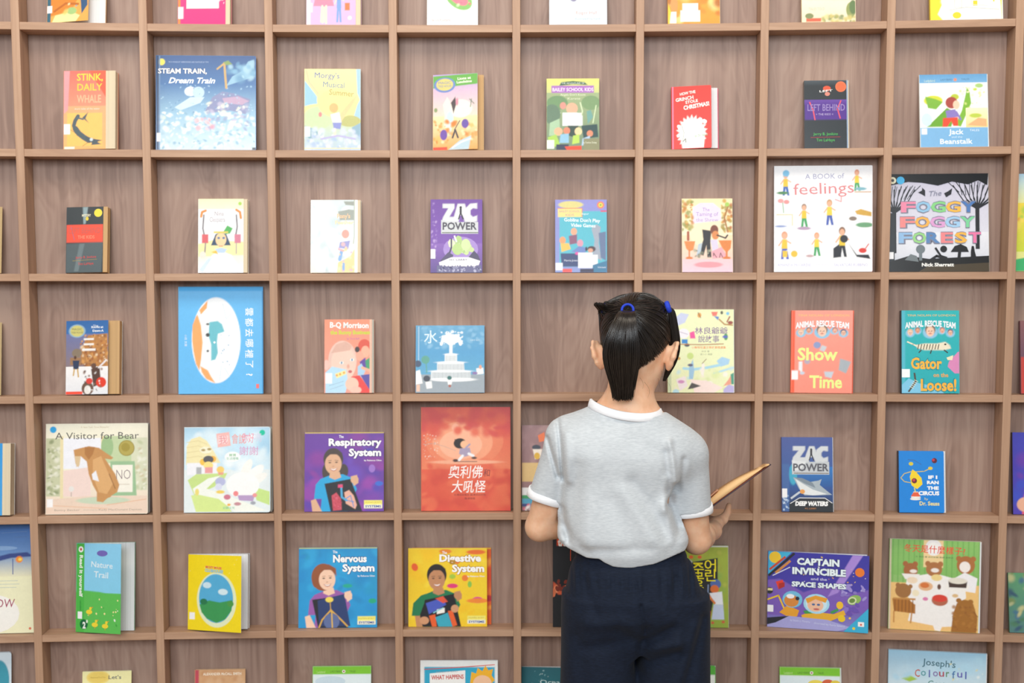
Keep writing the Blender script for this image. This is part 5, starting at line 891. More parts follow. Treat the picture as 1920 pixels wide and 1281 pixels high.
# --- lowest row in view, cut by the frame
B(6, -90, 14, 1229, G(0, 0, 100, 100, 'd9e6ee', 'b8d0e0') + E(78, 28, 18, 20, '3f9ab0'), 'd4e2ec', 'grey-blue rounded book at the bottom left corner', t=0.010, rad=0.006)
B(6, 147, 240, 1265, R(0, 0, 100, 100, 'f2edb0') + E(32, 8, 24, 9, 'f0d878') + E(32, 8, 20, 7, 'ecd06a') + T("Let's", 66, 8, 5, '5a6068', 26, 0, .01) + T('Read and Find Out', 32, 8, 2, 'b8943c', 30), 'f2edb0', 'pale yellow book with amber oval, bottom row', t=0.008)
B(6, 360, 456, 1262, R(0, 0, 100, 100, 'd2a478') + R(0, 0, 8, 100, 'c04858') + T('ALEXANDER McCALL SMITH', 54, 6, 3.4, 'f4e6d2', 76, 0, .03) + N(40, 10, 2, 100, 60, 8, ['cf9c70', 'dab088', 'c89468'], 4), 'd2a478', 'tan book with dark red spine strip, bottom row', t=0.010, pages='c')
LB = lambda x: (R(0, 0, 100, 11, '7fc92c') + R(0, 11, 100, 60, 'e0eef2') + T('LADYBIRD', 40, 7, 2.6, '4f7a28', 20) + T('TALES', 68, 7, 2.6, '4f7a28', 10) + K(53, 7, 2.8, 'f0f0e8') + K(53, 7, 1.3, 'a83a34') + T('Ladybird', 14, 8, 3, 'cfe89c', 14))
B(6, 583, 694, 1256, R(0, 0, 100, 100, 'e4eef4') + LB(0) + E(30, 20, 26, 7, 'c8dce8'), '7fc92c', 'book with lime green top band, bottom row left of the cartoon book', t=0.007)
B(6, 787, 934, 1245, R(0, 0, 100, 100, 'eef0ee') + R(5, 8, 96, 100, '2fa8cc') + L('d8483c', 1, 5, 11, 40, 9, 96, 5) + P('f2f2f0', 12, 16, 34, 14, 58, 12, 58, 44, 12, 44) + T('WHAT HAPPENS', 35, 20.5, 5.4, 'c8504c', 42, 2, .03) + T('THE QUICK SERIES', 34, 14, 1.8, '9aa4a8', 28, 2) + P('f0b42c', 64, 30, 66, 14, 72, 16, 74, 9, 80, 13, 84, 6, 88, 12, 94, 10, 92, 18, 96, 24, 90, 30) + E(80, 28, 12, 10, 'f2c4a0'), 'eef0ee', 'white-edged turquoise cartoon book with spiky yellow hair', t=0.006, gloss=True, opened=2, edge='e8eaea')
B(6, 979, 1095, 1257, G(0, 0, 100, 100, '17606c', '1b7480') + N(40, 2, 4, 90, 40, 1.2, ['b8dcdc', '8cc0c4', 'e0f0f0'], 5) + T('Ocean', 50, 20, 6, 'cfe6e8', 40), '17606c', 'dark teal book with white specks behind the girl, bottom row', t=0.006, fan=0.010, pages='w', opened=5, edge='e6e8e8')
B(6, 1262, 1347, 1254, R(0, 0, 100, 100, '58b83c') + R(20, 12, 100, 30, 'eef4ee'), '58b83c', "bright green book peeping out beside the girl's shorts", t=0.008, rad=0.004)
B(6, 1469, 1586, 1257, R(0, 0, 100, 100, 'f4ecc8') + LB(0) + E(60, 22, 14, 6, 'f0dc5c') + E(80, 20, 10, 5, 'd8643c') + E(92, 20, 8, 4, 'e8d04c'), '7fc92c', 'book with lime green top band, bottom row right of the girl', t=0.007, xc=1584, opened=2)
B(6, 1672, 1853, 1221, G(0, 0, 100, 40, 'a4d2ec', 'd4e8f0') + G(0, 40, 100, 100, 'd4e8f0', 'e8f0ec') + T("Joseph's", 52, 13, 7, '4a7484', 34, -3, .01) + sum([T(c, 30 + i * 6.2, 23.5, 8, k, {'l': 1.3, 'r': 3.4, 'f': 3.4}.get(c, 5.2), 0, .01) for i, (c, k) in enumerate(zip('Colourful', ['c8604c', '5aa0a8', '5c68b0', '8a7ab0', 'b0485c', '5a8a5c', '4a7cb0', '6a6ab8', '4a5cb0']))], []) + T('Coat', 50, 34, 7, '4a8a80', 18) + P('a8cc50', 14, 30, 22, 26, 30, 30, 22, 33) + N(16, 60, 10, 98, 50, 1.6, ['f4e69c', 'eaf4f4', 'f0d870'], 4) + N(10, 2, 4, 96, 30, 9, ['b4dcf0', 'c4e2f2'], 8),
  'b8dcf0', 'pale sky blue picture book with many-coloured title, bottom right', t=0.008, yaw=5, d0=0.044)

# --- slivers at the two sides of the photograph
B(2, -84, 2, 386, R(0, 0, 100, 100, 'b89c6c'), 'b89c6c', 'brown book barely showing at the left frame edge, third row', t=0.012, pages='t')
B(3, -84, 2, 604, R(0, 0, 100, 100, 'b49a6c'), 'b8a47c', 'tan book barely showing at the left frame edge, fourth row', t=0.012, pages='c')
B(2, 1903, 2030, 325, G(0, 0, 100, 30, 'b8dcf0', 'e8e8a0') + G(0, 30, 100, 80, 'f0d84c', 'c8d440') + P('3fae6c', 0, 88, 100, 76, 100, 100, 0, 100) + N(30, 0, 26, 100, 60, 6, ['e89c4c', 'f2d860', 'a8cc50'], 3), 'e0e08c', 'yellow and green picture book cut by the right frame edge', t=0.008, gloss=True)
B(3, 1915, 2000, 602, G(0, 0, 100, 50, '8a5a5c', '6a4a5c') + R(0, 50, 100, 100, 'c04038'), '7a4c54', 'dark red book barely showing at the right frame edge', t=0.012)

keys = set()
for a, k in BOOKS:
    for op in a[4]:
        if op[0] == 'T':
            keys.add((op[1], op[8]))
glyph_meshes(sorted(keys))
for a, k in BOOKS:
    book(*a, **k)
print('books', len(BOOKS), 'lettering', len(keys), round(time.time() - T0, 1))

# ------------------------------------------------------------------ the girl: distance fields turned into smooth meshes
class Field:
    def __init__(self, lo, hi, h):
        self.lo, self.h = np.array(lo, float), h
        self.n = np.ceil((np.array(hi) - self.lo) / h).astype(int) + 1
        self.F = np.full(tuple(self.n), 0.08, dtype=np.float32)

    def sub(self, lo, hi):
        a = np.maximum(((np.array(lo) - self.lo) / self.h).astype(int), 0)
        b = np.minimum(((np.array(hi) - self.lo) / self.h).astype(int) + 2, self.n)
        sl = tuple(slice(i, j) for i, j in zip(a, b))
        ax = [self.lo[i] + self.h * np.arange(a[i], b[i]) for i in range(3)]
        X, Y, Z = np.meshgrid(*ax, indexing='ij', sparse=True)
        return sl, X, Y, Z

    def put(self, sl, d, k=0.0, cut=False):
        f = self.F[sl]
        d = d.astype(np.float32)
        if cut:
            f[...] = np.maximum(f, -d)
            return
        if k <= 0:
            f[...] = np.minimum(f, d)
            return
        h = np.clip(0.5 + 0.5 * (f - d) / k, 0, 1)
        f[...] = f * (1 - h) + d * h - k * h * (1 - h)

    def cone(self, a, b, ra, rb, k=0.01, sq=(1, 1, 1)):
        """rounded cone from a to b"""
        a, b = np.array(a, float), np.array(b, float)
        m = max(ra, rb) + 0.04
        sl, X, Y, Z = self.sub(np.minimum(a, b) - m, np.maximum(a, b) + m)
        ab = b - a
        t = np.clip(((X - a[0]) * ab[0] + (Y - a[1]) * ab[1] + (Z - a[2]) * ab[2]) / max(ab @ ab, 1e-12), 0, 1)
        d = np.sqrt(((X - a[0] - t * ab[0]) / sq[0]) ** 2 + ((Y - a[1] - t * ab[1]) / sq[1]) ** 2 + ((Z - a[2] - t * ab[2]) / sq[2]) ** 2) - (ra + (rb - ra) * t)
        self.put(sl, d, k)

    def ell(self, c, r, k=0.01, M=None, cut=False):
        """ellipsoid; the columns of M are its axes"""
        c, r = np.array(c, float), np.array(r, float)
        m = r.max() + 0.03
        sl, X, Y, Z = self.sub(c - m, c + m)
        X, Y, Z = X - c[0], Y - c[1], Z - c[2]
        if M is not None:
            X, Y, Z = (M[0, i] * X + M[1, i] * Y + M[2, i] * Z for i in range(3))
        q = np.sqrt((X / r[0]) ** 2 + (Y / r[1]) ** 2 + (Z / r[2]) ** 2)
        g = np.sqrt((X / r[0] ** 2) ** 2 + (Y / r[1] ** 2) ** 2 + (Z / r[2] ** 2) ** 2)
        self.put(sl, q * (q - 1) / np.maximum(g, 1e-6), k, cut)

    def mesh(self, name):
        F = self.F
        neg = F < 0
        c = np.zeros(tuple(s - 1 for s in F.shape), dtype=np.uint8)
        for dx in (0, 1):
            for dy in (0, 1):
                for dz in (0, 1):
                    c += neg[dx:dx + c.shape[0], dy:dy + c.shape[1], dz:dz + c.shape[2]]
        act = (c > 0) & (c < 8)
        idx = np.full(c.shape, -1, dtype=np.int64)
        I = np.argwhere(act)
        idx[act] = np.arange(len(I))
        P_ = np.zeros((len(I), 3))
        W_ = np.zeros(len(I))
        cor = {}
        for dx in (0, 1):
            for dy in (0, 1):
                for dz in (0, 1):
                    cor[dx, dy, dz] = F[I[:, 0] + dx, I[:, 1] + dy, I[:, 2] + dz]
        for ax in range(3):
            for u in (0, 1):
                for v in (0, 1):
                    p = [0, 0, 0]
                    o = [i for i in range(3) if i != ax]
                    p[o[0]], p[o[1]] = u, v
                    q = list(p)
                    q[ax] = 1
                    a, b = cor[tuple(p)], cor[tuple(q)]
                    m = (a < 0) != (b < 0)
                    t = np.where(m, a / np.where(m, a - b, 1), 0)
                    pt = np.zeros((len(I), 3))
                    pt[:] = p
                    pt[:, ax] = t
                    P_[m] += pt[m]
                    W_[m] += 1
        V = self.lo + self.h * (I + P_ / W_[:, None])
        quads = []
        for ax in range(3):
            o = [i for i in range(3) if i != ax]
            sa = [slice(0, -1)] * 3
            s0 = list(sa); s1 = list(sa)
            s0[ax] = slice(0, F.shape[ax] - 1); s1[ax] = slice(1, F.shape[ax])
            s0[o[0]] = s0[o[1]] = s1[o[0]] = s1[o[1]] = slice(1, -1)
            a, b = neg[tuple(s0)], neg[tuple(s1)]
            E_ = np.argwhere(a != b)
            base = E_.copy()
            base[:, o[0]] += 1
            base[:, o[1]] += 1
            inside_first = a[tuple(E_.T)]
            q = []
            for du, dv in ((1, 1), (0, 1), (0, 0), (1, 0)):
                g = base.copy()
                g[:, o[0]] -= du
                g[:, o[1]] -= dv
                q.append(idx[tuple(g.T)])
            q = np.stack(q, 1)
            flip = inside_first if ax != 1 else ~inside_first
            q[~flip] = q[~flip][:, ::-1]
            quads.append(q)
        Q = np.concatenate(quads)
        Q = Q[(Q >= 0).all(1)]
        # two light smoothing passes take the stair-steps of the lattice out
        A, Bv = Q[:, [0, 1, 2, 3]].ravel(), Q[:, [1, 2, 3, 0]].ravel()
        for lam in (0.5, 0.5, 0.4):
            S = np.zeros_like(V)
            n = np.bincount(A, minlength=len(V)) + np.bincount(Bv, minlength=len(V))
            for j in range(3):
                S[:, j] = np.bincount(A, V[Bv, j], len(V)) + np.bincount(Bv, V[A, j], len(V))
            V = V + lam * (S / n[:, None] - V)
        m = bpy.data.meshes.new(name)
        m.vertices.add(len(V))
        m.vertices.foreach_set('co', V.ravel())
        m.loops.add(Q.size)
        m.loops.foreach_set('vertex_index', Q.ravel().astype(np.int32))
        m.polygons.add(len(Q))
        m.polygons.foreach_set('loop_start', np.arange(0, Q.size, 4, dtype=np.int32))
        m.polygons.foreach_set('use_smooth', np.ones(len(Q), dtype=bool))
        m.update(calc_edges=True)
        m.validate()
        return m


def seg_d2(X, Z, x0, z0, x1, z1):
    dx, dz = x1 - x0, z1 - z0
    t = np.clip(((X - x0) * dx + (Z - z0) * dz) / (dx * dx + dz * dz), 0, 1)
    return (X - x0 - t * dx) ** 2 + (Z - z0 - t * dz) ** 2


def profile(z, keys):
    ks = sorted(keys)
    zz = [k[0] for k in ks]
    return [np.interp(z, zz, [k[i] for k in ks]) for i in range(1, len(ks[0]))]


# materials of the girl
def skin_mat():
    m, n, l, b = new_mat('skin')
    g = n.new('ShaderNodeNewGeometry')
    no = n.new('ShaderNodeTexNoise'); no.inputs['Scale'].default_value = 38; no.inputs['Detail'].default_value = 5
    l.new(g.outputs['Position'], no.inputs['Vector'])
    r = n.new('ShaderNodeValToRGB')
    r.color_ramp.elements[0].position = 0.35; r.color_ramp.elements[0].color = srgb('e5b08c') + (1,)
    r.color_ramp.elements[1].position = 0.65; r.color_ramp.elements[1].color = srgb('efc3a2') + (1,)
    l.new(no.outputs['Fac'], r.inputs[0]); l.new(r.outputs[0], b.inputs['Base Color'])
    b.inputs['Roughness'].default_value = 0.5
    b.inputs['Subsurface Weight'].default_value = 0.35
    b.inputs['Subsurface Radius'].default_value = (1.0, 0.35, 0.2)
    b.inputs['Subsurface Scale'].default_value = 0.006
    return m


def cloth_mat(name, c0, c1, sx, rough=0.9, sheen=0.2, bump=0.25):
    m, n, l, b = new_mat(name)
    g = n.new('ShaderNodeNewGeometry')
    outs = []
    for s in ((90, 90, 520), (900, 900, 900)):
        mp = n.new('ShaderNodeMapping'); mp.inputs['Scale'].default_value = s
        no = n.new('ShaderNodeTexNoise'); no.inputs['Scale'].default_value = 1.0; no.inputs['Detail'].default_value = 3
        l.new(g.outputs['Position'], mp.inputs[0]); l.new(mp.outputs[0], no.inputs['Vector'])
        outs.append(no.outputs['Fac'])
    r = n.new('ShaderNodeValToRGB')
    r.color_ramp.elements[0].position = 0.3; r.color_ramp.elements[0].color = c0 + (1,)
    r.color_ramp.elements[1].position = 0.7; r.color_ramp.elements[1].color = c1 + (1,)
    l.new(outs[0], r.inputs[0]); l.new(r.outputs[0], b.inputs['Base Color'])
    bp = n.new('ShaderNodeBump'); bp.inputs['Strength'].default_value = bump; bp.inputs['Distance'].default_value = 0.0006
    l.new(outs[1], bp.inputs['Height']); l.new(bp.outputs[0], b.inputs['Normal'])
    b.inputs['Roughness'].default_value = rough
    b.inputs['Sheen Weight'].default_value = sheen
    b.inputs['Specular IOR Level'].default_value = 0.2
    return m


M_SKIN = skin_mat()
M_SHIRT = cloth_mat('grey_marl_jersey', srgb('bdc3c8'), srgb('d0d5d9'), 1)
M_RIB = cloth_mat('white_rib_knit', srgb('f0f1f5'), srgb('fbfbfd'), 1)
M_NAVY = cloth_mat('navy_jersey', srgb('131a28'), srgb('1a2335'), 1, rough=0.85, sheen=0.03)
M_HAIR = simple('black_hair', srgb('1d1713'), 0.24, 0.7, noise=0.9, scale=60, stretch=(1, 1, 0.25))
M_SCALP = simple('hair_base', srgb('201a15'), 0.6, 0.2, noise=0.3, scale=50)
M_TIE = simple('blue_elastic', srgb('2743c4'), 0.7, 0.3, noise=0.15, scale=300)
M_EYEW = simple('eye_white', srgb('f0eeea'), 0.2, 0.5)
M_IRIS = simple('dark_iris', srgb('2c1c14'), 0.15, 0.6)
M_LIP = simple('lips', srgb('c47a6c'), 0.45, 0.4)
M_SHOE = simple('white_trainer', srgb('e4e5e8'), 0.6, 0.4, noise=0.03)
M_SOLE = simple('grey_rubber', srgb('8d9094'), 0.8, 0.3)

girl = bpy.data.objects.new('person', None)
COL.objects.link(girl)
girl.location = (0.26, -0.44, 0)
tag(girl, 'black-haired girl seen from behind in grey t-shirt and navy shorts, holding an open book', 'person')
GINV = Matrix.Translation((-0.26, 0.44, 0))


def gpart(name, mesh, mat, parent=None):
    mesh.transform(GINV)
    return link(name, mesh, mat, parent or girl, True)


# head frame: turned to her right and bowed over the book
YAW, BOW = math.radians(17), math.radians(20)
HC = np.array((0.262, -0.428, 1.197))
fw = np.array((math.sin(YAW) * math.cos(BOW), math.cos(YAW) * math.cos(BOW), -math.sin(BOW)))
rt = np.array((math.cos(YAW), -math.sin(YAW), 0.0))
upv = np.cross(rt, fw)
HM = np.stack([rt, fw, upv], 1)
HR = np.array((0.0715, 0.087, 0.093))


def hp(x, y, z):
    return HC + HM @ np.array((x, y, z))


# body: one continuous surface
bd = Field((-0.02, -0.66, -0.005), (0.62, 0.02, 1.315), 0.0033)
bd.ell(HC, HR, 0.0, HM)
bd.ell(hp(0, 0.030, -0.045), (0.055, 0.058, 0.066), 0.02, HM)            # face and jaw
bd.cone(hp(0.0, 0.055, -0.092), hp(0, 0.045, -0.085), 0.020, 0.030, 0.02)  # chin
bd.cone(hp(-0.040, 0.010, -0.062), hp(-0.014, 0.055, -0.094), 0.018, 0.016, 0.02)
bd.cone(hp(0.040, 0.010, -0.062), hp(0.014, 0.055, -0.094), 0.018, 0.016, 0.02)
bd.cone(hp(0, 0.086, -0.012), hp(0, 0.098, -0.036), 0.006, 0.0095, 0.010)  # nose
for sx in (-1, 1):
    bd.ell(hp(0.030 * sx, 0.070, -0.040), (0.020, 0.016, 0.018), 0.012, HM)    # cheek
    bd.ell(hp(0.028 * sx, 0.088, -0.008), (0.013, 0.009, 0.008), 0, HM, cut=True)  # eye socket
bd.cone(hp(-0.012, 0.083, -0.060), hp(0.012, 0.083, -0.060), 0.005, 0.005, 0.008)
# ears: a tilted shell with rim and lobe
for sx in (-1, 1):
    e = hp(0.0725 * sx, -0.004, -0.040)
    EM = HM @ np.array(((math.cos(.5 * sx), math.sin(.5 * sx) * -1, 0), (math.sin(.5 * sx), math.cos(.5 * sx), 0), (0, 0, 1.0)))
    ax = HM @ np.array((sx * 0.80, -0.60, 0.0))
    ay = HM @ np.array((sx * 0.60, 0.80, 0.0))
    pts = [(1.12 * t[0], 1.12 * t[1], 1.12 * t[2]) for t in ((0.004, 0.012, 0.016), (0.014, 0.004, 0.027), (0.019, -0.008, 0.026), (0.018, -0.013, 0.012), (0.013, -0.010, -0.004), (0.008, -0.003, -0.016), (0.002, 0.006, -0.022))]
    q = [e + HM @ np.array((p[0] * sx, p[1], p[2])) for p in pts]
    for a, b in zip(q, q[1:]):
        bd.cone(a, b, 0.0042, 0.0042, 0.004)
    bd.cone(e + HM @ np.array((0.003 * sx, 0.004, 0.014)), e + HM @ np.array((0.003 * sx, 0.004, -0.014)), 0.0105, 0.0080, 0.008)
    bd.cone(q[1], q[4], 0.0035, 0.0035, 0.010)
    bd.cone(q[-1], q[-2], 0.0055, 0.005, 0.004)
# neck, torso, shoulders
bd.cone((0.240, -0.462, 1.030), (0.250, -0.446, 1.120), 0.050, 0.0445, 0.03)
bd.cone((0.238, -0.460, 1.018), (0.243, -0.456, 1.052), 0.066, 0.052, 0.02, (1.08, 0.86, 1))
bd.cone((0.205, -0.462, 1.020), (0.120, -0.450, 0.990), 0.034, 0.038, 0.03)
bd.cone((0.280, -0.462, 1.010), (0.360, -0.450, 0.962), 0.034, 0.036, 0.03)
bd.ell((0.235, -0.452, 0.94), (0.115, 0.072, 0.12), 0.04)
bd.ell((0.232, -0.450, 0.82), (0.100, 0.068, 0.13), 0.04)
bd.ell((0.250, -0.450, 0.67), (0.125, 0.085, 0.11), 0.04)
# arms
LS, LE_, LW = (0.110, -0.45, 0.985), (0.0515, -0.408, 0.777), (0.245, -0.285, 0.783)
RS, RE_, RW = (0.372, -0.45, 0.955), (0.4020, -0.410, 0.7475), (0.4600, -0.275, 0.7400)
bd.cone(LS, LE_, 0.037, 0.0315, 0.02)
bd.cone(LE_, (0.13, -0.358, 0.775), 0.0325, 0.031, 0.008)
bd.cone((0.13, -0.358, 0.775), LW, 0.031, 0.0205, 0.012)
bd.cone(RS, RE_, 0.036, 0.0315, 0.02)
bd.cone(RE_, (0.422, -0.355, 0.744), 0.0325, 0.0290, 0.008)
bd.cone((0.422, -0.355, 0.744), RW, 0.0295, 0.0205, 0.012)


def hand(root, palm_dir, side, nrm, spread, curl, lens_, thumb, r0=0.0074):
    """palm of overlapping cones and five separate fingers; side points to the thumb, nrm out of the back of the hand"""
    root, f, s, nn = (np.array(v, float) for v in (root, palm_dir, side, nrm))
    f /= np.linalg.norm(f)
    s -= f * (s @ f); s /= np.linalg.norm(s)
    nn = np.cross(f, s) * (1 if np.dot(np.cross(f, s), nn) > 0 else -1)
    pl = 0.062
    for i in range(4):
        o = s * (0.0205 - 0.0137 * i)
        bd.cone(root + o * 0.55, root + f * pl * (1 - 0.05 * i) + o, 0.0125, 0.0092, 0.010)
    for i in range(4):
        o = s * (0.0225 - 0.0150 * i)
        p = root + f * pl * (1 - 0.05 * abs(i - 1)) + o
        d = f + s * spread * (1.5 - i) * 0.5
        L_ = lens_ * (0.92, 1.0, 0.94, 0.76)[i]
        ang = 0.0
        for j, part in enumerate((0.45, 0.30, 0.25)):
            ang += curl * (0.6, 1.0, 0.8)[j]
            dd = d * math.cos(ang) - nn * math.sin(ang)
            dd /= np.linalg.norm(dd)
            q = p + dd * L_ * part
            bd.cone(p, q, r0 - 0.0006 * j, r0 - 0.0006 * (j + 1), 0.002)
            p = q
    a, b, c, e = (np.array(t, float) for t in thumb)
    bd.cone(a, b, 0.0150, 0.0125, 0.010)
    bd.cone(b, c, 0.0115, 0.0090, 0.005)
    bd.cone(c, e, 0.0088, 0.0072, 0.003)


# right hand: palm up under the book, thumb raised outside it
bd.cone(RW, (0.4665, -0.258, 0.745), 0.0205, 0.018, 0.012)
hand((0.4680, -0.252, 0.748), (-0.22, 0.80, -0.10), (0.80, 0.0, 0.45), (0.35, 0.0, -0.9), 0.25, 0.05, 0.060,
     ((0.4730, -0.243, 0.748), (0.4930, -0.228, 0.7575), (0.5055, -0.217, 0.7710), (0.5105, -0.210, 0.7880)))
# left hand: reaches across, fingers flat on the page
bd.cone(LW, (0.272, -0.262, 0.796), 0.0205, 0.0185, 0.012)
hand((0.276, -0.260, 0.798), (0.86, 0.42, -0.22), (0.0, 1.0, 0.0), (0.0, 0.0, -1.0), 0.20, 0.08, 0.060,
     ((0.283, -0.250, 0.800), (0.284, -0.222, 0.806), (0.294, -0.200, 0.812), (0.308, -0.186, 0.816)))
# legs
for sx, x in ((-1, 0.182), (1, 0.335)):
    bd.cone((x + 0.0, -0.45, 0.62), (x, -0.445, 0.335), 0.070, 0.044, 0.03)
    bd.cone((x, -0.445, 0.335), (x, -0.462, 0.235), 0.044, 0.043, 0.02)
    bd.cone((x, -0.462, 0.235), (x + 0.004 * sx, -0.455, 0.085), 0.043, 0.028, 0.02)
    bd.cone((x + 0.004 * sx, -0.460, 0.060), (x + 0.012 * sx, -0.350, 0.035), 0.028, 0.022, 0.02)
gpart('body', bd.mesh('body'), M_SKIN)
del bd

# face details
for sx in (-1, 1):
    bm = bmesh.new()
    bmesh.ops.create_uvsphere(bm, u_segments=20, v_segments=12, radius=0.0105)
    m = bpy.data.meshes.new('eye'); bm.to_mesh(m); bm.free()
    m.transform(Matrix.Translation(Vector(hp(0.028 * sx, 0.074, -0.010))))
    ey = gpart('eye', m, M_EYEW)
    bm = bmesh.new()
    bmesh.ops.create_uvsphere(bm, u_segments=16, v_segments=10, radius=0.0052)
    m = bpy.data.meshes.new('iris'); bm.to_mesh(m); bm.free()
    m.transform(Matrix.Translation(Vector(hp(0.028 * sx, 0.0802, -0.0105))))
    gpart('iris', m, M_IRIS, ey)
bm = bmesh.new()
bmesh.ops.create_uvsphere(bm, u_segments=20, v_segments=10, radius=1)
m = bpy.data.meshes.new('lips'); bm.to_mesh(m); bm.free()
for v in m.vertices:
    v.co = Vector(hp(v.co.x * 0.016, 0.0845 + v.co.y * 0.0045, -0.060 + v.co.z * 0.0052))
gpart('lips', m, M_LIP)


# shirt
def shirt_folds(X, Y, Z):
    w = np.clip((-0.44 - Y) / 0.03, 0, 1)        # folds of the back
    d = np.zeros(np.broadcast(X, Y, Z).shape, np.float32)
    for x0, z0, x1, z1, wd, am in (
            (0.088, 1.030, 0.100, 0.895, 0.0045, 0.0060), (0.066, 0.985, 0.088, 0.900, 0.0045, 0.0055),      # left armhole creases
            (0.106, 1.000, 0.112, 0.900, 0.009, -0.0040), (0.095, 0.900, 0.090, 0.800, 0.010, 0.0030),
            (0.322, 0.985, 0.336, 0.900, 0.007, -0.0055), (0.318, 0.960, 0.322, 0.880, 0.010, 0.0050),     # right armhole
            (0.345, 0.880, 0.332, 0.845, 0.010, 0.0060), (0.318, 0.905, 0.312, 0.840, 0.010, -0.0040),
            (0.356, 0.945, 0.352, 0.870, 0.007, 0.0040),
            (0.330, 0.850, 0.352, 0.790, 0.010, 0.0070), (0.312, 0.850, 0.330, 0.775, 0.011, -0.0050),
            (0.245, 0.900, 0.330, 0.775, 0.016, 0.0045), (0.225, 0.880, 0.300, 0.765, 0.016, -0.0035),
            (0.130, 0.930, 0.118, 0.800, 0.018, 0.0030), (0.160, 0.950, 0.150, 0.780, 0.022, -0.0030),
            (0.200, 0.860, 0.245, 0.770, 0.020, 0.0030), (0.100, 0.790, 0.150, 0.750, 0.012, 0.0035),
            (0.098, 0.830, 0.112, 0.765, 0.008, 0.0050), (0.250, 0.985, 0.300, 0.965, 0.020, 0.0025),
            (0.170, 0.755, 0.300, 0.762, 0.012, 0.0030)):
        d += am * np.exp(-seg_d2(X, Z, x0, z0, x1, z1) / wd ** 2)
    return d * w * 1.35


def collar_z(c, s):
    return 1.0505 - 0.0105 * c - 0.0130 * np.maximum(0, -s) ** 1.5 - 0.030 * np.maximum(0, s)


HEMX = [0.075, 0.125, 0.150, 0.175, 0.186, 0.205, 0.245, 0.290, 0.320, 0.345, 0.362, 0.385]
HEMZ = [0.762, 0.744, 0.734, 0.735, 0.727, 0.718, 0.716, 0.724, 0.734, 0.742, 0.745, 0.768]
sh = Field((0.0, -0.60, 0.690), (0.46, -0.31, 1.085), 0.0023)
sl, X, Y, Z = sh.sub((0, -0.6, 0.69), (0.46, -0.31, 1.09))
cx, hw, hd, cy = profile(Z, [(0.700, 0.244, 0.122, 0.088, -0.452), (0.735, 0.242, 0.133, 0.098, -0.455), (0.765, 0.233, 0.143, 0.104, -0.457), (0.800, 0.224, 0.136, 0.102, -0.456),
                             (0.850, 0.217, 0.127, 0.097, -0.455), (0.900, 0.218, 0.125, 0.093, -0.454), (0.950, 0.222, 0.128, 0.088, -0.455),
                             (0.985, 0.228, 0.120, 0.080, -0.457), (1.015, 0.232, 0.098, 0.068, -0.460), (1.045, 0.236, 0.070, 0.055, -0.462), (1.075, 0.238, 0.052, 0.045, -0.46)])
p_ = 2.3
q = (np.abs((X - cx) / hw) ** p_ + np.abs((Y - cy) / hd) ** p_) ** (1 / p_)
d = (q - 1) * np.minimum(hw, hd) * 0.9
sh.put(sl, d, 0)
sh.cone((0.225, -0.462, 1.022), (0.112, -0.452, 0.984), 0.048, 0.046, 0.025)
sh.cone((0.255, -0.462, 1.008), (0.368, -0.454, 0.946), 0.050, 0.044, 0.03)
sh.cone((0.285, -0.462, 1.012), (0.350, -0.456, 0.965), 0.034, 0.044, 0.03)
sh.cone((0.150, -0.474, 0.960), (0.310, -0.474, 0.940), 0.056, 0.056, 0.05)       # shoulder blades
# sleeves
sh.cone((0.112, -0.452, 0.980), (0.064, -0.428, 0.842), 0.046, 0.0400, 0.016)
sh.cone((0.372, -0.452, 0.945), (0.3915, -0.428, 0.800), 0.046, 0.0410, 0.016)
sh.F[sl] += shirt_folds(X, Y, Z)
r = np.sin(X * 95 + Z * 20) * 0.0009 * np.clip((0.80 - Z) / 0.05, 0, 1)
sh.F[sl] += r.astype(np.float32)
# cut: sleeve ends, neck opening and hem
LC, LN = np.array((0.0655, -0.428, 0.852)), np.array((-0.30, 0.12, -0.94))
RC, RN = np.array((0.3900, -0.428, 0.823)), np.array((0.14, 0.12, -0.98))
for c, nn, x0, x1 in ((LC, LN, 0.0, 0.100), (RC, RN, 0.345, 0.46)):
    nn = nn / np.linalg.norm(nn)
    s2, X2, Y2, Z2 = sh.sub((x0, -0.6, 0.70), (x1, -0.31, 0.90))
    pl = (X2 - c[0]) * nn[0] + (Y2 - c[1]) * nn[1] + (Z2 - c[2]) * nn[2]
    f = sh.F[s2]
    near = np.sqrt((X2 - c[0]) ** 2 + (Y2 - c[1]) ** 2 + 0 * Z2) < 0.0560
    torso = ((np.abs((X2 - np.interp(Z2, [0.70, 0.765, 0.85, 0.95], [0.243, 0.233, 0.217, 0.222])) / np.interp(Z2, [0.70, 0.765, 0.85, 0.95], [0.130, 0.144, 0.127, 0.128])) ** p_
              + np.abs((Y2 + 0.455) / 0.098) ** p_) > 1.0)
    f[...] = np.where(near & torso, np.maximum(f, pl), f)
aa = np.arctan2((Y + 0.463) / 0.060, (X - 0.2365) / 0.0745)
czz = collar_z(np.cos(aa), np.sin(aa))
nd = np.sqrt(((X - 0.2365) / 0.0745) ** 2 + ((Y + 0.463) / 0.060) ** 2)
f = sh.F[sl]
f[...] = np.where(nd < 1.6, np.maximum(f, Z - czz - 0.004 * (nd - 1)), f)
hem = np.interp(X, HEMX, HEMZ)
f = sh.F[sl]
f[...] = np.maximum(f, hem - Z + 0 * Y)
shirt = gpart('shirt', sh.mesh('shirt'), M_SHIRT)
del sh


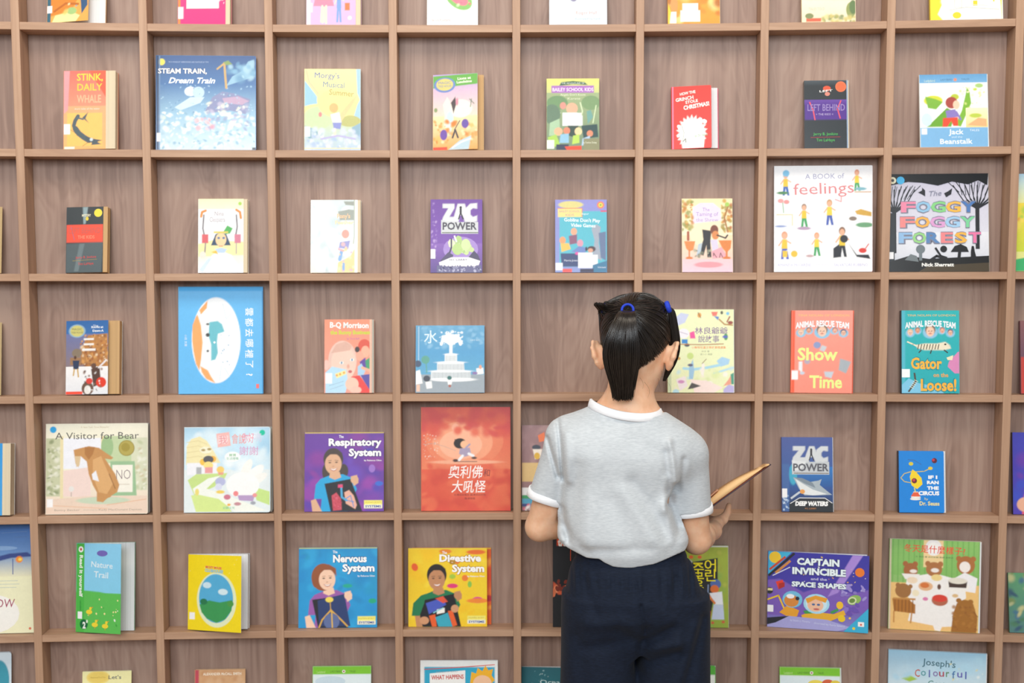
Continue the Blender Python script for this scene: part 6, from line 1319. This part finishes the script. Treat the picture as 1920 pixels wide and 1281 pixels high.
def band(name, pts, nrm_r, w, t, mat, parent, closed=True):
    """flat ribbed band along a closed loop; pts (position, outward, along-width direction)"""
    V, F_ = [], []
    n = len(pts)
    prof = [(-0.5, -0.35), (-0.42, 0.5), (0.0, 0.62), (0.42, 0.5), (0.5, -0.35), (0.0, -0.5)]
    for p, o, u in pts:
        p, o, u = Vector(p), Vector(o).normalized(), Vector(u).normalized()
        for a, b in prof:
            V.append(p + u * a * w + o * b * t)
    k = len(prof)
    for i in range(n):
        j = (i + 1) % n
        for a in range(k):
            b = (a + 1) % k
            F_.append((i * k + a, i * k + b, j * k + b, j * k + a))
    return gpart(name, mesh_of(name, V, F_), mat, parent)


# collar: highest at her left shoulder, dipping over the spine
pts = []
for i in range(64):
    a = 2 * math.pi * i / 64
    x = 0.2365 + 0.0775 * math.cos(a)
    y = -0.463 + 0.0640 * math.sin(a)
    z = float(collar_z(math.cos(a), math.sin(a)))
    pts.append(((x, y, z), (math.cos(a), math.sin(a), 0.35), (-0.30 * math.cos(a), -0.30 * math.sin(a), 1)))
band('collar', pts, None, 0.0200, 0.0048, M_RIB, shirt)
for c, nn, rx, ry in ((LC, LN, 0.0405, 0.0420), (RC, RN, 0.0420, 0.0425)):
    nn = Vector(nn).normalized()
    e1 = nn.cross(Vector((0, 1, 0))).normalized()
    e2 = nn.cross(e1)
    pts = []
    for i in range(48):
        a = 2 * math.pi * i / 48
        o = e1 * math.cos(a) * rx + e2 * math.sin(a) * ry
        p = Vector(c) + o + nn * (0.0015 + 0.0012 * math.sin(3 * a))
        pts.append((p, o, nn))
    band('cuff', pts, None, 0.0190, 0.0044, M_RIB, shirt)

# shorts
so = Field((0.07, -0.60, 0.335), (0.46, -0.31, 0.80), 0.0030)
sl, X, Y, Z = so.sub((0.07, -0.6, 0.335), (0.46, -0.31, 0.80))
cx, hw, hd, cy = profile(Z, [(0.50, 0.262, 0.148, 0.078, -0.448), (0.535, 0.262, 0.154, 0.093, -0.450), (0.565, 0.261, 0.157, 0.104, -0.453), (0.60, 0.259, 0.158, 0.112, -0.456), (0.64, 0.256, 0.152, 0.114, -0.458), (0.70, 0.253, 0.133, 0.100, -0.456),
                             (0.735, 0.251, 0.118, 0.086, -0.452), (0.765, 0.250, 0.110, 0.080, -0.450)])
q = (np.abs((X - cx) / hw) ** 2.3 + np.abs((Y - cy) / hd) ** 2.3) ** (1 / 2.3)
d = (q - 1) * np.minimum(hw, hd) * 0.9
d = np.maximum(d, Z - 0.765)
d = np.maximum(d, 0.505 - Z)
so.put(sl, d, 0)
for x0, x1 in ((0.186, 0.180), (0.338, 0.3435)):
    a = np.clip((0.64 - Z) / 0.26, 0, 1)
    lx = x0 + (x1 - x0) * a
    rx = 0.0850 + 0.0 * a
    ry = 0.100 - 0.008 * a
    q = (np.abs((X - lx) / rx) ** 2.4 + np.abs((Y + 0.453) / ry) ** 2.4) ** (1 / 2.4)
    d = (q - 1) * 0.080
    d = np.maximum(d, Z - 0.64)
    d = np.maximum(d, 0.355 - Z)
    so.put(sl, d, 0.010)
w = np.clip((-0.42 - Y) / 0.03, 0, 1)
xs = X + 0 * Z
gather = (np.sin(xs * 420 + 2 * np.sin(xs * 55)) * 0.0011 + np.sin(xs * 190) * 0.0016) * np.clip(1 - np.abs(Z - 0.685) / 0.045, 0, 1)
fold = np.zeros_like(gather)
for x0, z0, x1, z1, wd, am in ((0.245, 0.715, 0.262, 0.640, 0.0028, 0.0022), (0.262, 0.640, 0.274, 0.575, 0.0040, 0.0035), (0.275, 0.585, 0.264, 0.480, 0.012, 0.0070), (0.278, 0.555, 0.330, 0.590, 0.012, 0.0070), (0.282, 0.540, 0.340, 0.555, 0.012, -0.0060),
                               (0.272, 0.545, 0.215, 0.585, 0.016, 0.0055), (0.150, 0.600, 0.230, 0.600, 0.018, -0.0045), (0.315, 0.620, 0.345, 0.560, 0.02, -0.0050),
                               (0.285, 0.505, 0.345, 0.530, 0.012, 0.0050), (0.150, 0.540, 0.235, 0.560, 0.014, 0.0040), (0.400, 0.600, 0.360, 0.450, 0.010, 0.0040), (0.380, 0.590, 0.335, 0.440, 0.012, -0.0035),
                               (0.150, 0.680, 0.170, 0.610, 0.010, 0.0025), (0.340, 0.690, 0.325, 0.630, 0.012, 0.0025), (0.130, 0.560, 0.150, 0.440, 0.016, 0.0030)):
    fold += am * np.exp(-seg_d2(X, Z, x0, z0, x1, z1) / wd ** 2)
so.F[sl] += ((gather * 1.3 + fold * 1.5) * w).astype(np.float32)
# waistband seam
so.F[sl] += (0.0022 * np.exp(-((Z - (0.716 + 0.10 * (X - 0.25) ** 2)) / 0.0035) ** 2) + 0 * X * Y).astype(np.float32)
gpart('shorts', so.mesh('shorts'), M_NAVY)
del so

# trainers (below the frame of the photograph)
for sx, x in ((-1, 0.182), (1, 0.335)):
    sf = Field((x - 0.06, -0.53, -0.002), (x + 0.08, -0.28, 0.10), 0.004)
    sf.cone((x, -0.470, 0.038), (x + 0.012 * sx, -0.345, 0.030), 0.034, 0.030, 0.01)
    sf.cone((x, -0.468, 0.040), (x + 0.003 * sx, -0.455, 0.075), 0.034, 0.033, 0.01)
    sf.cone((x + 0.012 * sx, -0.345, 0.028), (x + 0.016 * sx, -0.320, 0.022), 0.032, 0.024, 0.01)
    s2, X2, Y2, Z2 = sf.sub((x - 0.06, -0.53, -0.01), (x + 0.08, -0.28, 0.12))
    sf.F[s2] = np.maximum(sf.F[s2], 0.006 - Z2)
    t_ = gpart('shoe', sf.mesh('shoe'), M_SHOE)
    V = []
    for z in (0.0006, 0.016):
        for i in range(28):
            a = 2 * math.pi * i / 28
            V.append((x + 0.006 * sx + 0.037 * math.cos(a), -0.402 + 0.105 * math.sin(a), z))
    n = 28
    F_ = [tuple(range(n))[::-1], tuple(range(n, 2 * n))] + [(i, (i + 1) % n, (i + 1) % n + n, i + n) for i in range(n)]
    gpart('sole', mesh_of('sole', V, F_), M_SOLE, t_)

# ------------------------------------------------------------------ hair
rng = np.random.default_rng(7)


def on_head(dv, lift):
    dv = dv / np.linalg.norm(dv, axis=-1, keepdims=True)
    return HC + (dv * HR * (1 + lift[..., None] if isinstance(lift, np.ndarray) else dv * 0 + HR * 0 + 1)) @ HM.T if False else HC + ((dv * HR) * (1 + np.asarray(lift)[..., None])) @ HM.T


def slerp(a, b, t):
    a = a / np.linalg.norm(a, axis=-1, keepdims=True)
    b = b / np.linalg.norm(b, axis=-1, keepdims=True)
    om = np.arccos(np.clip((a * b).sum(-1), -1, 1))[..., None]
    so_ = np.maximum(np.sin(om), 1e-4)
    return (np.sin((1 - t) * om) * a + np.sin(t * om) * b) / so_


def to_head(p):
    q = ((np.array(p) - HC) @ HM) / HR
    return q


def strands_mesh(name, paths, rad, taper=0.4, sides=4):
    """paths: n x m x 3; thin tubes with a square section, all in one mesh"""
    n, m_, _ = paths.shape
    tan = np.gradient(paths, axis=1)
    tan /= np.maximum(np.linalg.norm(tan, axis=-1, keepdims=True), 1e-9)
    ref = paths - HC
    b1 = np.cross(tan, ref)
    b1 /= np.maximum(np.linalg.norm(b1, axis=-1, keepdims=True), 1e-9)
    b2 = np.cross(tan, b1)
    t = np.linspace(0, 1, m_)
    r = rad * (1 - (1 - taper) * np.maximum(0, t - 0.6) / 0.4)
    r = (np.asarray(rad)[..., None] if isinstance(rad, np.ndarray) else rad) * (1 - (1 - taper) * np.maximum(0, t - 0.6) / 0.4)[None, :]
    r = np.broadcast_to(r, (n, m_))
    ring = []
    for k in range(sides):
        a = 2 * math.pi * (k + 0.5) / sides
        ring.append(paths + (b1 * math.cos(a) + b2 * math.sin(a)) * r[..., None])
    V = np.stack(ring, 2).reshape(-1, 3)
    i = np.arange(n)[:, None, None] * (m_ * sides) + np.arange(m_ - 1)[None, :, None] * sides + np.arange(sides)[None, None, :]
    j = np.arange(n)[:, None, None] * (m_ * sides) + np.arange(m_ - 1)[None, :, None] * sides + (np.arange(sides)[None, None, :] + 1) % sides
    Q = np.stack([i, j, j + sides, i + sides], -1).reshape(-1, 4)
    m = bpy.data.meshes.new(name)
    m.vertices.add(len(V)); m.vertices.foreach_set('co', V.ravel())
    m.loops.add(Q.size); m.loops.foreach_set('vertex_index', Q.ravel().astype(np.int32))
    m.polygons.add(len(Q)); m.polygons.foreach_set('loop_start', np.arange(0, Q.size, 4, dtype=np.int32))
    m.update(calc_edges=True)
    return m


TB = to_head((0.2345, -0.510, 1.262))          # back tie
TL = to_head((0.186, -0.440, 1.268))           # her left tie
TR = to_head((0.324, -0.448, 1.266))           # her right tie


def hairline(dv):
    """lowest height (head units) at which hair grows, by the direction around the head"""
    az = np.degrees(np.arctan2(dv[..., 0], -dv[..., 1]))       # 0 nape, 90 right, -90 left, 180 face
    A = np.array([-180, -150, -120, -100, -80, -60, -40, -20, 0, 15, 30, 45, 60, 75, 90, 105, 120, 150, 180])
    Zl = np.array([0.52, 0.50, 0.25, -0.08, -0.14, -0.34, -0.62, -0.84, -0.93, -0.92, -0.85, -0.72, -0.50, -0.22, -0.04, 0.05, 0.25, 0.50, 0.52])
    return np.interp(az, A, Zl)


def sample_dirs(n, cond):
    out = []
    while sum(len(o) for o in out) < n:
        v = rng.normal(size=(6000, 3))
        v /= np.linalg.norm(v, axis=1, keepdims=True)
        v = v[(v[:, 2] > hairline(v) + 0.015) & cond(v)]
        out.append(v)
    return np.concatenate(out)[:n]


# base: the scalp under the hair, following the hairline
nu, nv = 72, 30
V, F_ = [], []
for i in range(nu):
    az = 2 * math.pi * i / nu
    for j in range(nv + 1):
        base = np.array((math.sin(az), -math.cos(az), 0))
        zl = float(hairline(base[None])[0])
        e0 = math.asin(zl)
        el = e0 + (math.pi / 2 - e0) * j / nv
        dv = base * math.cos(el) + np.array((0, 0, math.sin(el)))
        lift = 0.062 if j > 1 else (0.0 if j == 0 else 0.040)
        V.append(tuple(HC + ((dv * HR) * (1 + lift)) @ HM.T))
for i in range(nu):
    for j in range(nv):
        a, b = i * (nv + 1) + j, ((i + 1) % nu) * (nv + 1) + j
        F_.append((a, b, b + 1, a + 1))
hair = gpart('hair', mesh_of('hair', V, F_), M_SCALP)

T_ = np.linspace(0, 1, 14)[None, :, None]


def gather_strands(n, cond, tie, lift_end, rad, mid=0.03):
    s = sample_dirs(n, cond)
    tie = np.asarray(tie, float)
    tn = tie / np.linalg.norm(tie)
    lt = np.linalg.norm(tie) - 1
    e = tn + rng.normal(size=(n, 3)) * 0.045
    d_ = slerp(s[:, None, :], e[:, None, :] * np.ones((1, 14, 1)), T_)
    t = T_[:, :, 0]
    lift = 0.066 + mid * np.sin(math.pi * t) * rng.uniform(0.4, 1.4, size=(n, 1)) + (lt + 0.01 - 0.066) * t ** 3 + rng.normal(size=(n, 1)) * 0.006
    p = HC + ((d_ * HR) * (1 + lift[..., None])) @ HM.T
    p += rng.normal(size=(n, 1, 3)) * 0.0006
    return p


back = gather_strands(2600, lambda v: (v[:, 2] < 0.50 + 0.25 * np.abs(v[:, 0])) & (v[:, 1] < 0.25), TB, 0.1, 0.001)
right = gather_strands(1300, lambda v: (v[:, 2] > 0.30) & (v[:, 0] > -0.12) & (v[:, 1] < 0.75), TR, 0.1, 0.001, 0.045)
left = gather_strands(1300, lambda v: (v[:, 2] > 0.30) & (v[:, 0] < -0.04) & (v[:, 1] < 0.75), TL, 0.1, 0.001, 0.045)
crown = gather_strands(700, lambda v: (v[:, 2] > 0.62) & (v[:, 1] < 0.1) & (np.abs(v[:, 0] + 0.2) < 0.35), TB, 0.1, 0.001)
allp = np.concatenate([back, right, left, crown])
m = strands_mesh('hair_strands', allp, 0.00115)
hs = gpart('combed_hair', m, M_HAIR, hair)
hs['kind'] = 'stuff'


def tail(name, ctrl, n, rad, flat=0.6, fray=0.25, seed=1):
    """ctrl: (x, y, z, half width) down the tail; a bundle of strands around that line"""
    g = np.random.default_rng(seed)
    c = np.array(ctrl, float)
    k = np.linspace(0, len(c) - 1, 22)
    idx = np.arange(len(c))
    # smooth the control line
    line = np.stack([np.interp(k, idx, c[:, i]) for i in range(4)], 1)
    for _ in range(3):
        line[1:-1] = 0.25 * line[:-2] + 0.5 * line[1:-1] + 0.25 * line[2:]
    a = g.uniform(0, 2 * math.pi, n)
    q = np.sqrt(g.uniform(0.05, 1, n))
    off = np.stack([np.cos(a) * q, np.sin(a) * q * flat, np.zeros(n)], 1)
    wig = g.normal(size=(n, 3)) * 0.10
    t = np.linspace(0, 1, 22)
    stop = 1 - g.uniform(0, 1, n) ** 2 * fray
    P_ = np.zeros((n, 22, 3))
    for i in range(n):
        tt = t * stop[i]
        L3 = np.stack([np.interp(tt, t, line[:, j]) for j in range(4)], 1)
        P_[i] = L3[:, :3] + (off[i][None] + wig[i][None] * (tt[:, None] ** 1.5)) * L3[:, 3:4]
    mm = strands_mesh(name, P_, 0.00105, 0.3)
    o = gpart(name, mm, M_HAIR, hair)
    o['kind'] = 'stuff'
    return o


tail('ponytail', [(0.2345, -0.512, 1.262, 0.012), (0.2310, -0.535, 1.261, 0.017), (0.2260, -0.549, 1.243, 0.023), (0.2210, -0.553, 1.218, 0.031), (0.2180, -0.552, 1.190, 0.0380), (0.2180, -0.548, 1.162, 0.0390),
                  (0.2205, -0.543, 1.135, 0.0330), (0.2225, -0.538, 1.112, 0.0270), (0.2240, -0.534, 1.093, 0.0225), (0.2245, -0.532, 1.074, 0.0200)], 1900, 0.001, 0.50, 0.24, 3)
tail('side_tail', [(0.3240, -0.450, 1.268, 0.008), (0.3330, -0.448, 1.262, 0.011), (0.3370, -0.445, 1.235, 0.012), (0.3430, -0.442, 1.205, 0.0125), (0.3460, -0.438, 1.175, 0.0120), (0.3400, -0.434, 1.145, 0.0095),
                   (0.3300, -0.430, 1.122, 0.006), (0.3240, -0.428, 1.105, 0.003)], 420, 0.001, 0.8, 0.35, 5)
tail('side_tail', [(0.1870, -0.440, 1.268, 0.009), (0.1830, -0.436, 1.272, 0.010), (0.1880, -0.415, 1.266, 0.009), (0.1920, -0.390, 1.245, 0.009), (0.1950, -0.372, 1.210, 0.009), (0.1980, -0.362, 1.175, 0.008), (0.202, -0.355, 1.135, 0.004)], 320, 0.001, 0.9, 0.3, 6)
tail('hair_tuft', [(0.1880, -0.448, 1.262, 0.012), (0.1820, -0.458, 1.269, 0.012), (0.1780, -0.464, 1.273, 0.011), (0.1760, -0.466, 1.277, 0.009)], 320, 0.001, 0.9, 0.3, 8)
# short fuzz that softens the hairline of the nape
s_ = rng.normal(size=(40000, 3)); s_ /= np.linalg.norm(s_, axis=1, keepdims=True)
hl = hairline(s_)
s_ = s_[(s_[:, 2] < hl + 0.03) & (s_[:, 2] > hl - 0.10 - 0.10 * rng.uniform(0, 1, len(s_)) ** 2) & (s_[:, 1] < 0.05)][:1500]
tn = TB / np.linalg.norm(TB)
t = np.linspace(0, 0.16, 6)[None, :, None]
d_ = slerp(s_[:, None, :] * np.ones((1, 6, 1)), tn[None, None, :] * np.ones((len(s_), 6, 1)), t)
pf = HC + ((d_ * HR) * (1.004 + 0.30 * t)) @ HM.T
o = gpart('hairline_fuzz', strands_mesh('hairline_fuzz', pf, 0.00022, 0.2), M_HAIR, hair)
o['kind'] = 'stuff'
# loose wisps on the neck
ws = []
for i in range(16):
    x = rng.uniform(0.185, 0.215) if i % 2 else rng.uniform(0.262, 0.315)
    z = rng.uniform(1.10, 1.15)
    y = -0.497 + abs(x - 0.25) * 0.55
    ln = rng.uniform(0.02, 0.055)
    bow = rng.normal() * 0.006
    t = np.linspace(0, 1, 10)
    ws.append(np.stack([x + bow * np.sin(t * 3) + (0.006 if x > 0.25 else -0.004) * t, y - 0.004 - 0.002 * t, z - ln * t], 1))
o = gpart('hair_wisps', strands_mesh('hair_wisps', np.array(ws), 0.00018, 0.2), M_HAIR, hair)
o['kind'] = 'stuff'


def ring(name, c, axis, R_, r_, parent):
    bm = bmesh.new()
    M3 = Vector(axis).to_track_quat('Z', 'Y').to_matrix()
    n, k = 30, 10
    vs = [[bm.verts.new(Vector(c) + M3 @ Vector(((R_ + r_ * math.cos(b)) * math.cos(a), (R_ + r_ * math.cos(b)) * math.sin(a), 1.3 * r_ * math.sin(b)))) for b in [2 * math.pi * j / k for j in range(k)]] for a in [2 * math.pi * i / n for i in range(n)]]
    for i in range(n):
        for j in range(k):
            bm.faces.new((vs[i][j], vs[(i + 1) % n][j], vs[(i + 1) % n][(j + 1) % k], vs[i][(j + 1) % k]))
    m = bpy.data.meshes.new(name)
    bm.normal_update()
    bm.to_mesh(m)
    bm.free()
    return gpart(name, m, M_TIE, parent)


ring('hair_elastic', (0.2340, -0.522, 1.2625), (-0.1, -0.9, 0.25), 0.0120, 0.0028, hair)
ring('hair_elastic', (0.3285, -0.450, 1.2675), (0.85, -0.15, 0.30), 0.0100, 0.0042, hair)
ring('hair_elastic', (0.1900, -0.440, 1.2660), (-0.8, 0.4, 0.45), 0.0080, 0.0030, hair)

# ------------------------------------------------------------------ the book in her hands
hb = bpy.data.objects.new('open_book', None)
COL.objects.link(hb)
S0 = Vector((0.4250, -0.335, 0.7890))
hb.location = S0
tag(hb, 'thin open picture book with orange pages held by the girl', 'book')
sp = Vector((0.146, 1.0, -0.150)).normalized()          # along the spine, away from her
rb = Vector((0.1560, 0.0, 0.1150)).normalized()         # right board rises to the right
lb = Vector((-0.150, 0.03, 0.085)).normalized()
M_HCOV = simple('dark_plum_cover', srgb('3c3442'), 0.4, 0.5, noise=0.2, scale=30)
M_OR = simple('orange_printed_page', srgb('fdc990'), 0.6, 0.3, noise=0.15, scale=22)
M_PG = simple('pale_page', srgb('f2d9c2'), 0.7, 0.3, noise=0.05, scale=20)
M_SKT = simple('skin_tone_leaf', srgb('dba88c'), 0.6, 0.3, noise=0.1, scale=20)
M_MAR = simple('maroon_printed_page', srgb('7c3a26'), 0.6, 0.3, noise=0.25, scale=30)
HL, BW = 0.200, 0.196


def sheet(name, side, thick, bulge, mat, w0, w1, lift, nseg=16, parent=None, l0=0.0, l1=1.0, base=None):
    """a curved leaf: side direction, from w0 to w1 across the board, l0..l1 along the spine"""
    nrm = side.cross(sp)
    if nrm.z < 0:
        nrm = -nrm
    nrm.normalize()
    V, F_ = [], []
    for k in (0, 1):
        for i in range(nseg + 1):
            t = w0 + (w1 - w0) * i / nseg
            h = lift * (1 - t * 0.9) + bulge * math.sin(math.pi * min(1, t) ** 0.8)
            if base is not None and k == 0:
                h = base
            for e in (l0, l1):
                V.append(side * BW * t + sp * HL * e + nrm * (h + thick * k))
    n = (nseg + 1) * 2
    for i in range(nseg):
        a = i * 2
        F_ += [(a, a + 1, a + 3, a + 2), (a + n, a + 2 + n, a + 3 + n, a + 1 + n), (a, a + 2, a + 2 + n, a + n), (a + 1, a + 1 + n, a + 3 + n, a + 3)]
    F_ += [(0, n, n + 1, 1), (2 * nseg, 2 * nseg + 1, 2 * nseg + 1 + n, 2 * nseg + n)]
    m = mesh_of(name, V, F_)
    bm = bmesh.new(); bm.from_mesh(m); bmesh.ops.recalc_face_normals(bm, faces=bm.faces); bm.to_mesh(m); bm.free()
    return link(name, m, mat, parent or hb, True)


sheet('cover_board', rb, 0.0022, 0.0, M_HCOV, 0, 1.0, 0.0)
sheet('cover_board', lb, 0.0022, 0.0, M_HCOV, 0, 1.0, 0.0)
sheet('page_block', rb, 0.0020, 0.001, M_MAR, 0.02, 0.97, 0.0026)
sheet('page_block', lb, 0.0022, 0.001, M_PG, 0.02, 0.97, 0.0026)
sheet('page', rb, 0.0006, 0.0150, M_OR, 0.02, 0.985, 0.0060, base=0.0048)
sheet('page', lb, 0.0006, 0.0100, M_PG, 0.02, 0.985, 0.0050, base=0.0050)
sheet('page', (rb + Vector((0.0, 0, 0.10))).normalized(), 0.0008, 0.010, M_SKT, 0.02, 0.34, 0.0120, l0=0.1, l1=0.7)  # made-up leaf in skin tone, standing in for her other hand
print('done', round(time.time() - T0, 1))
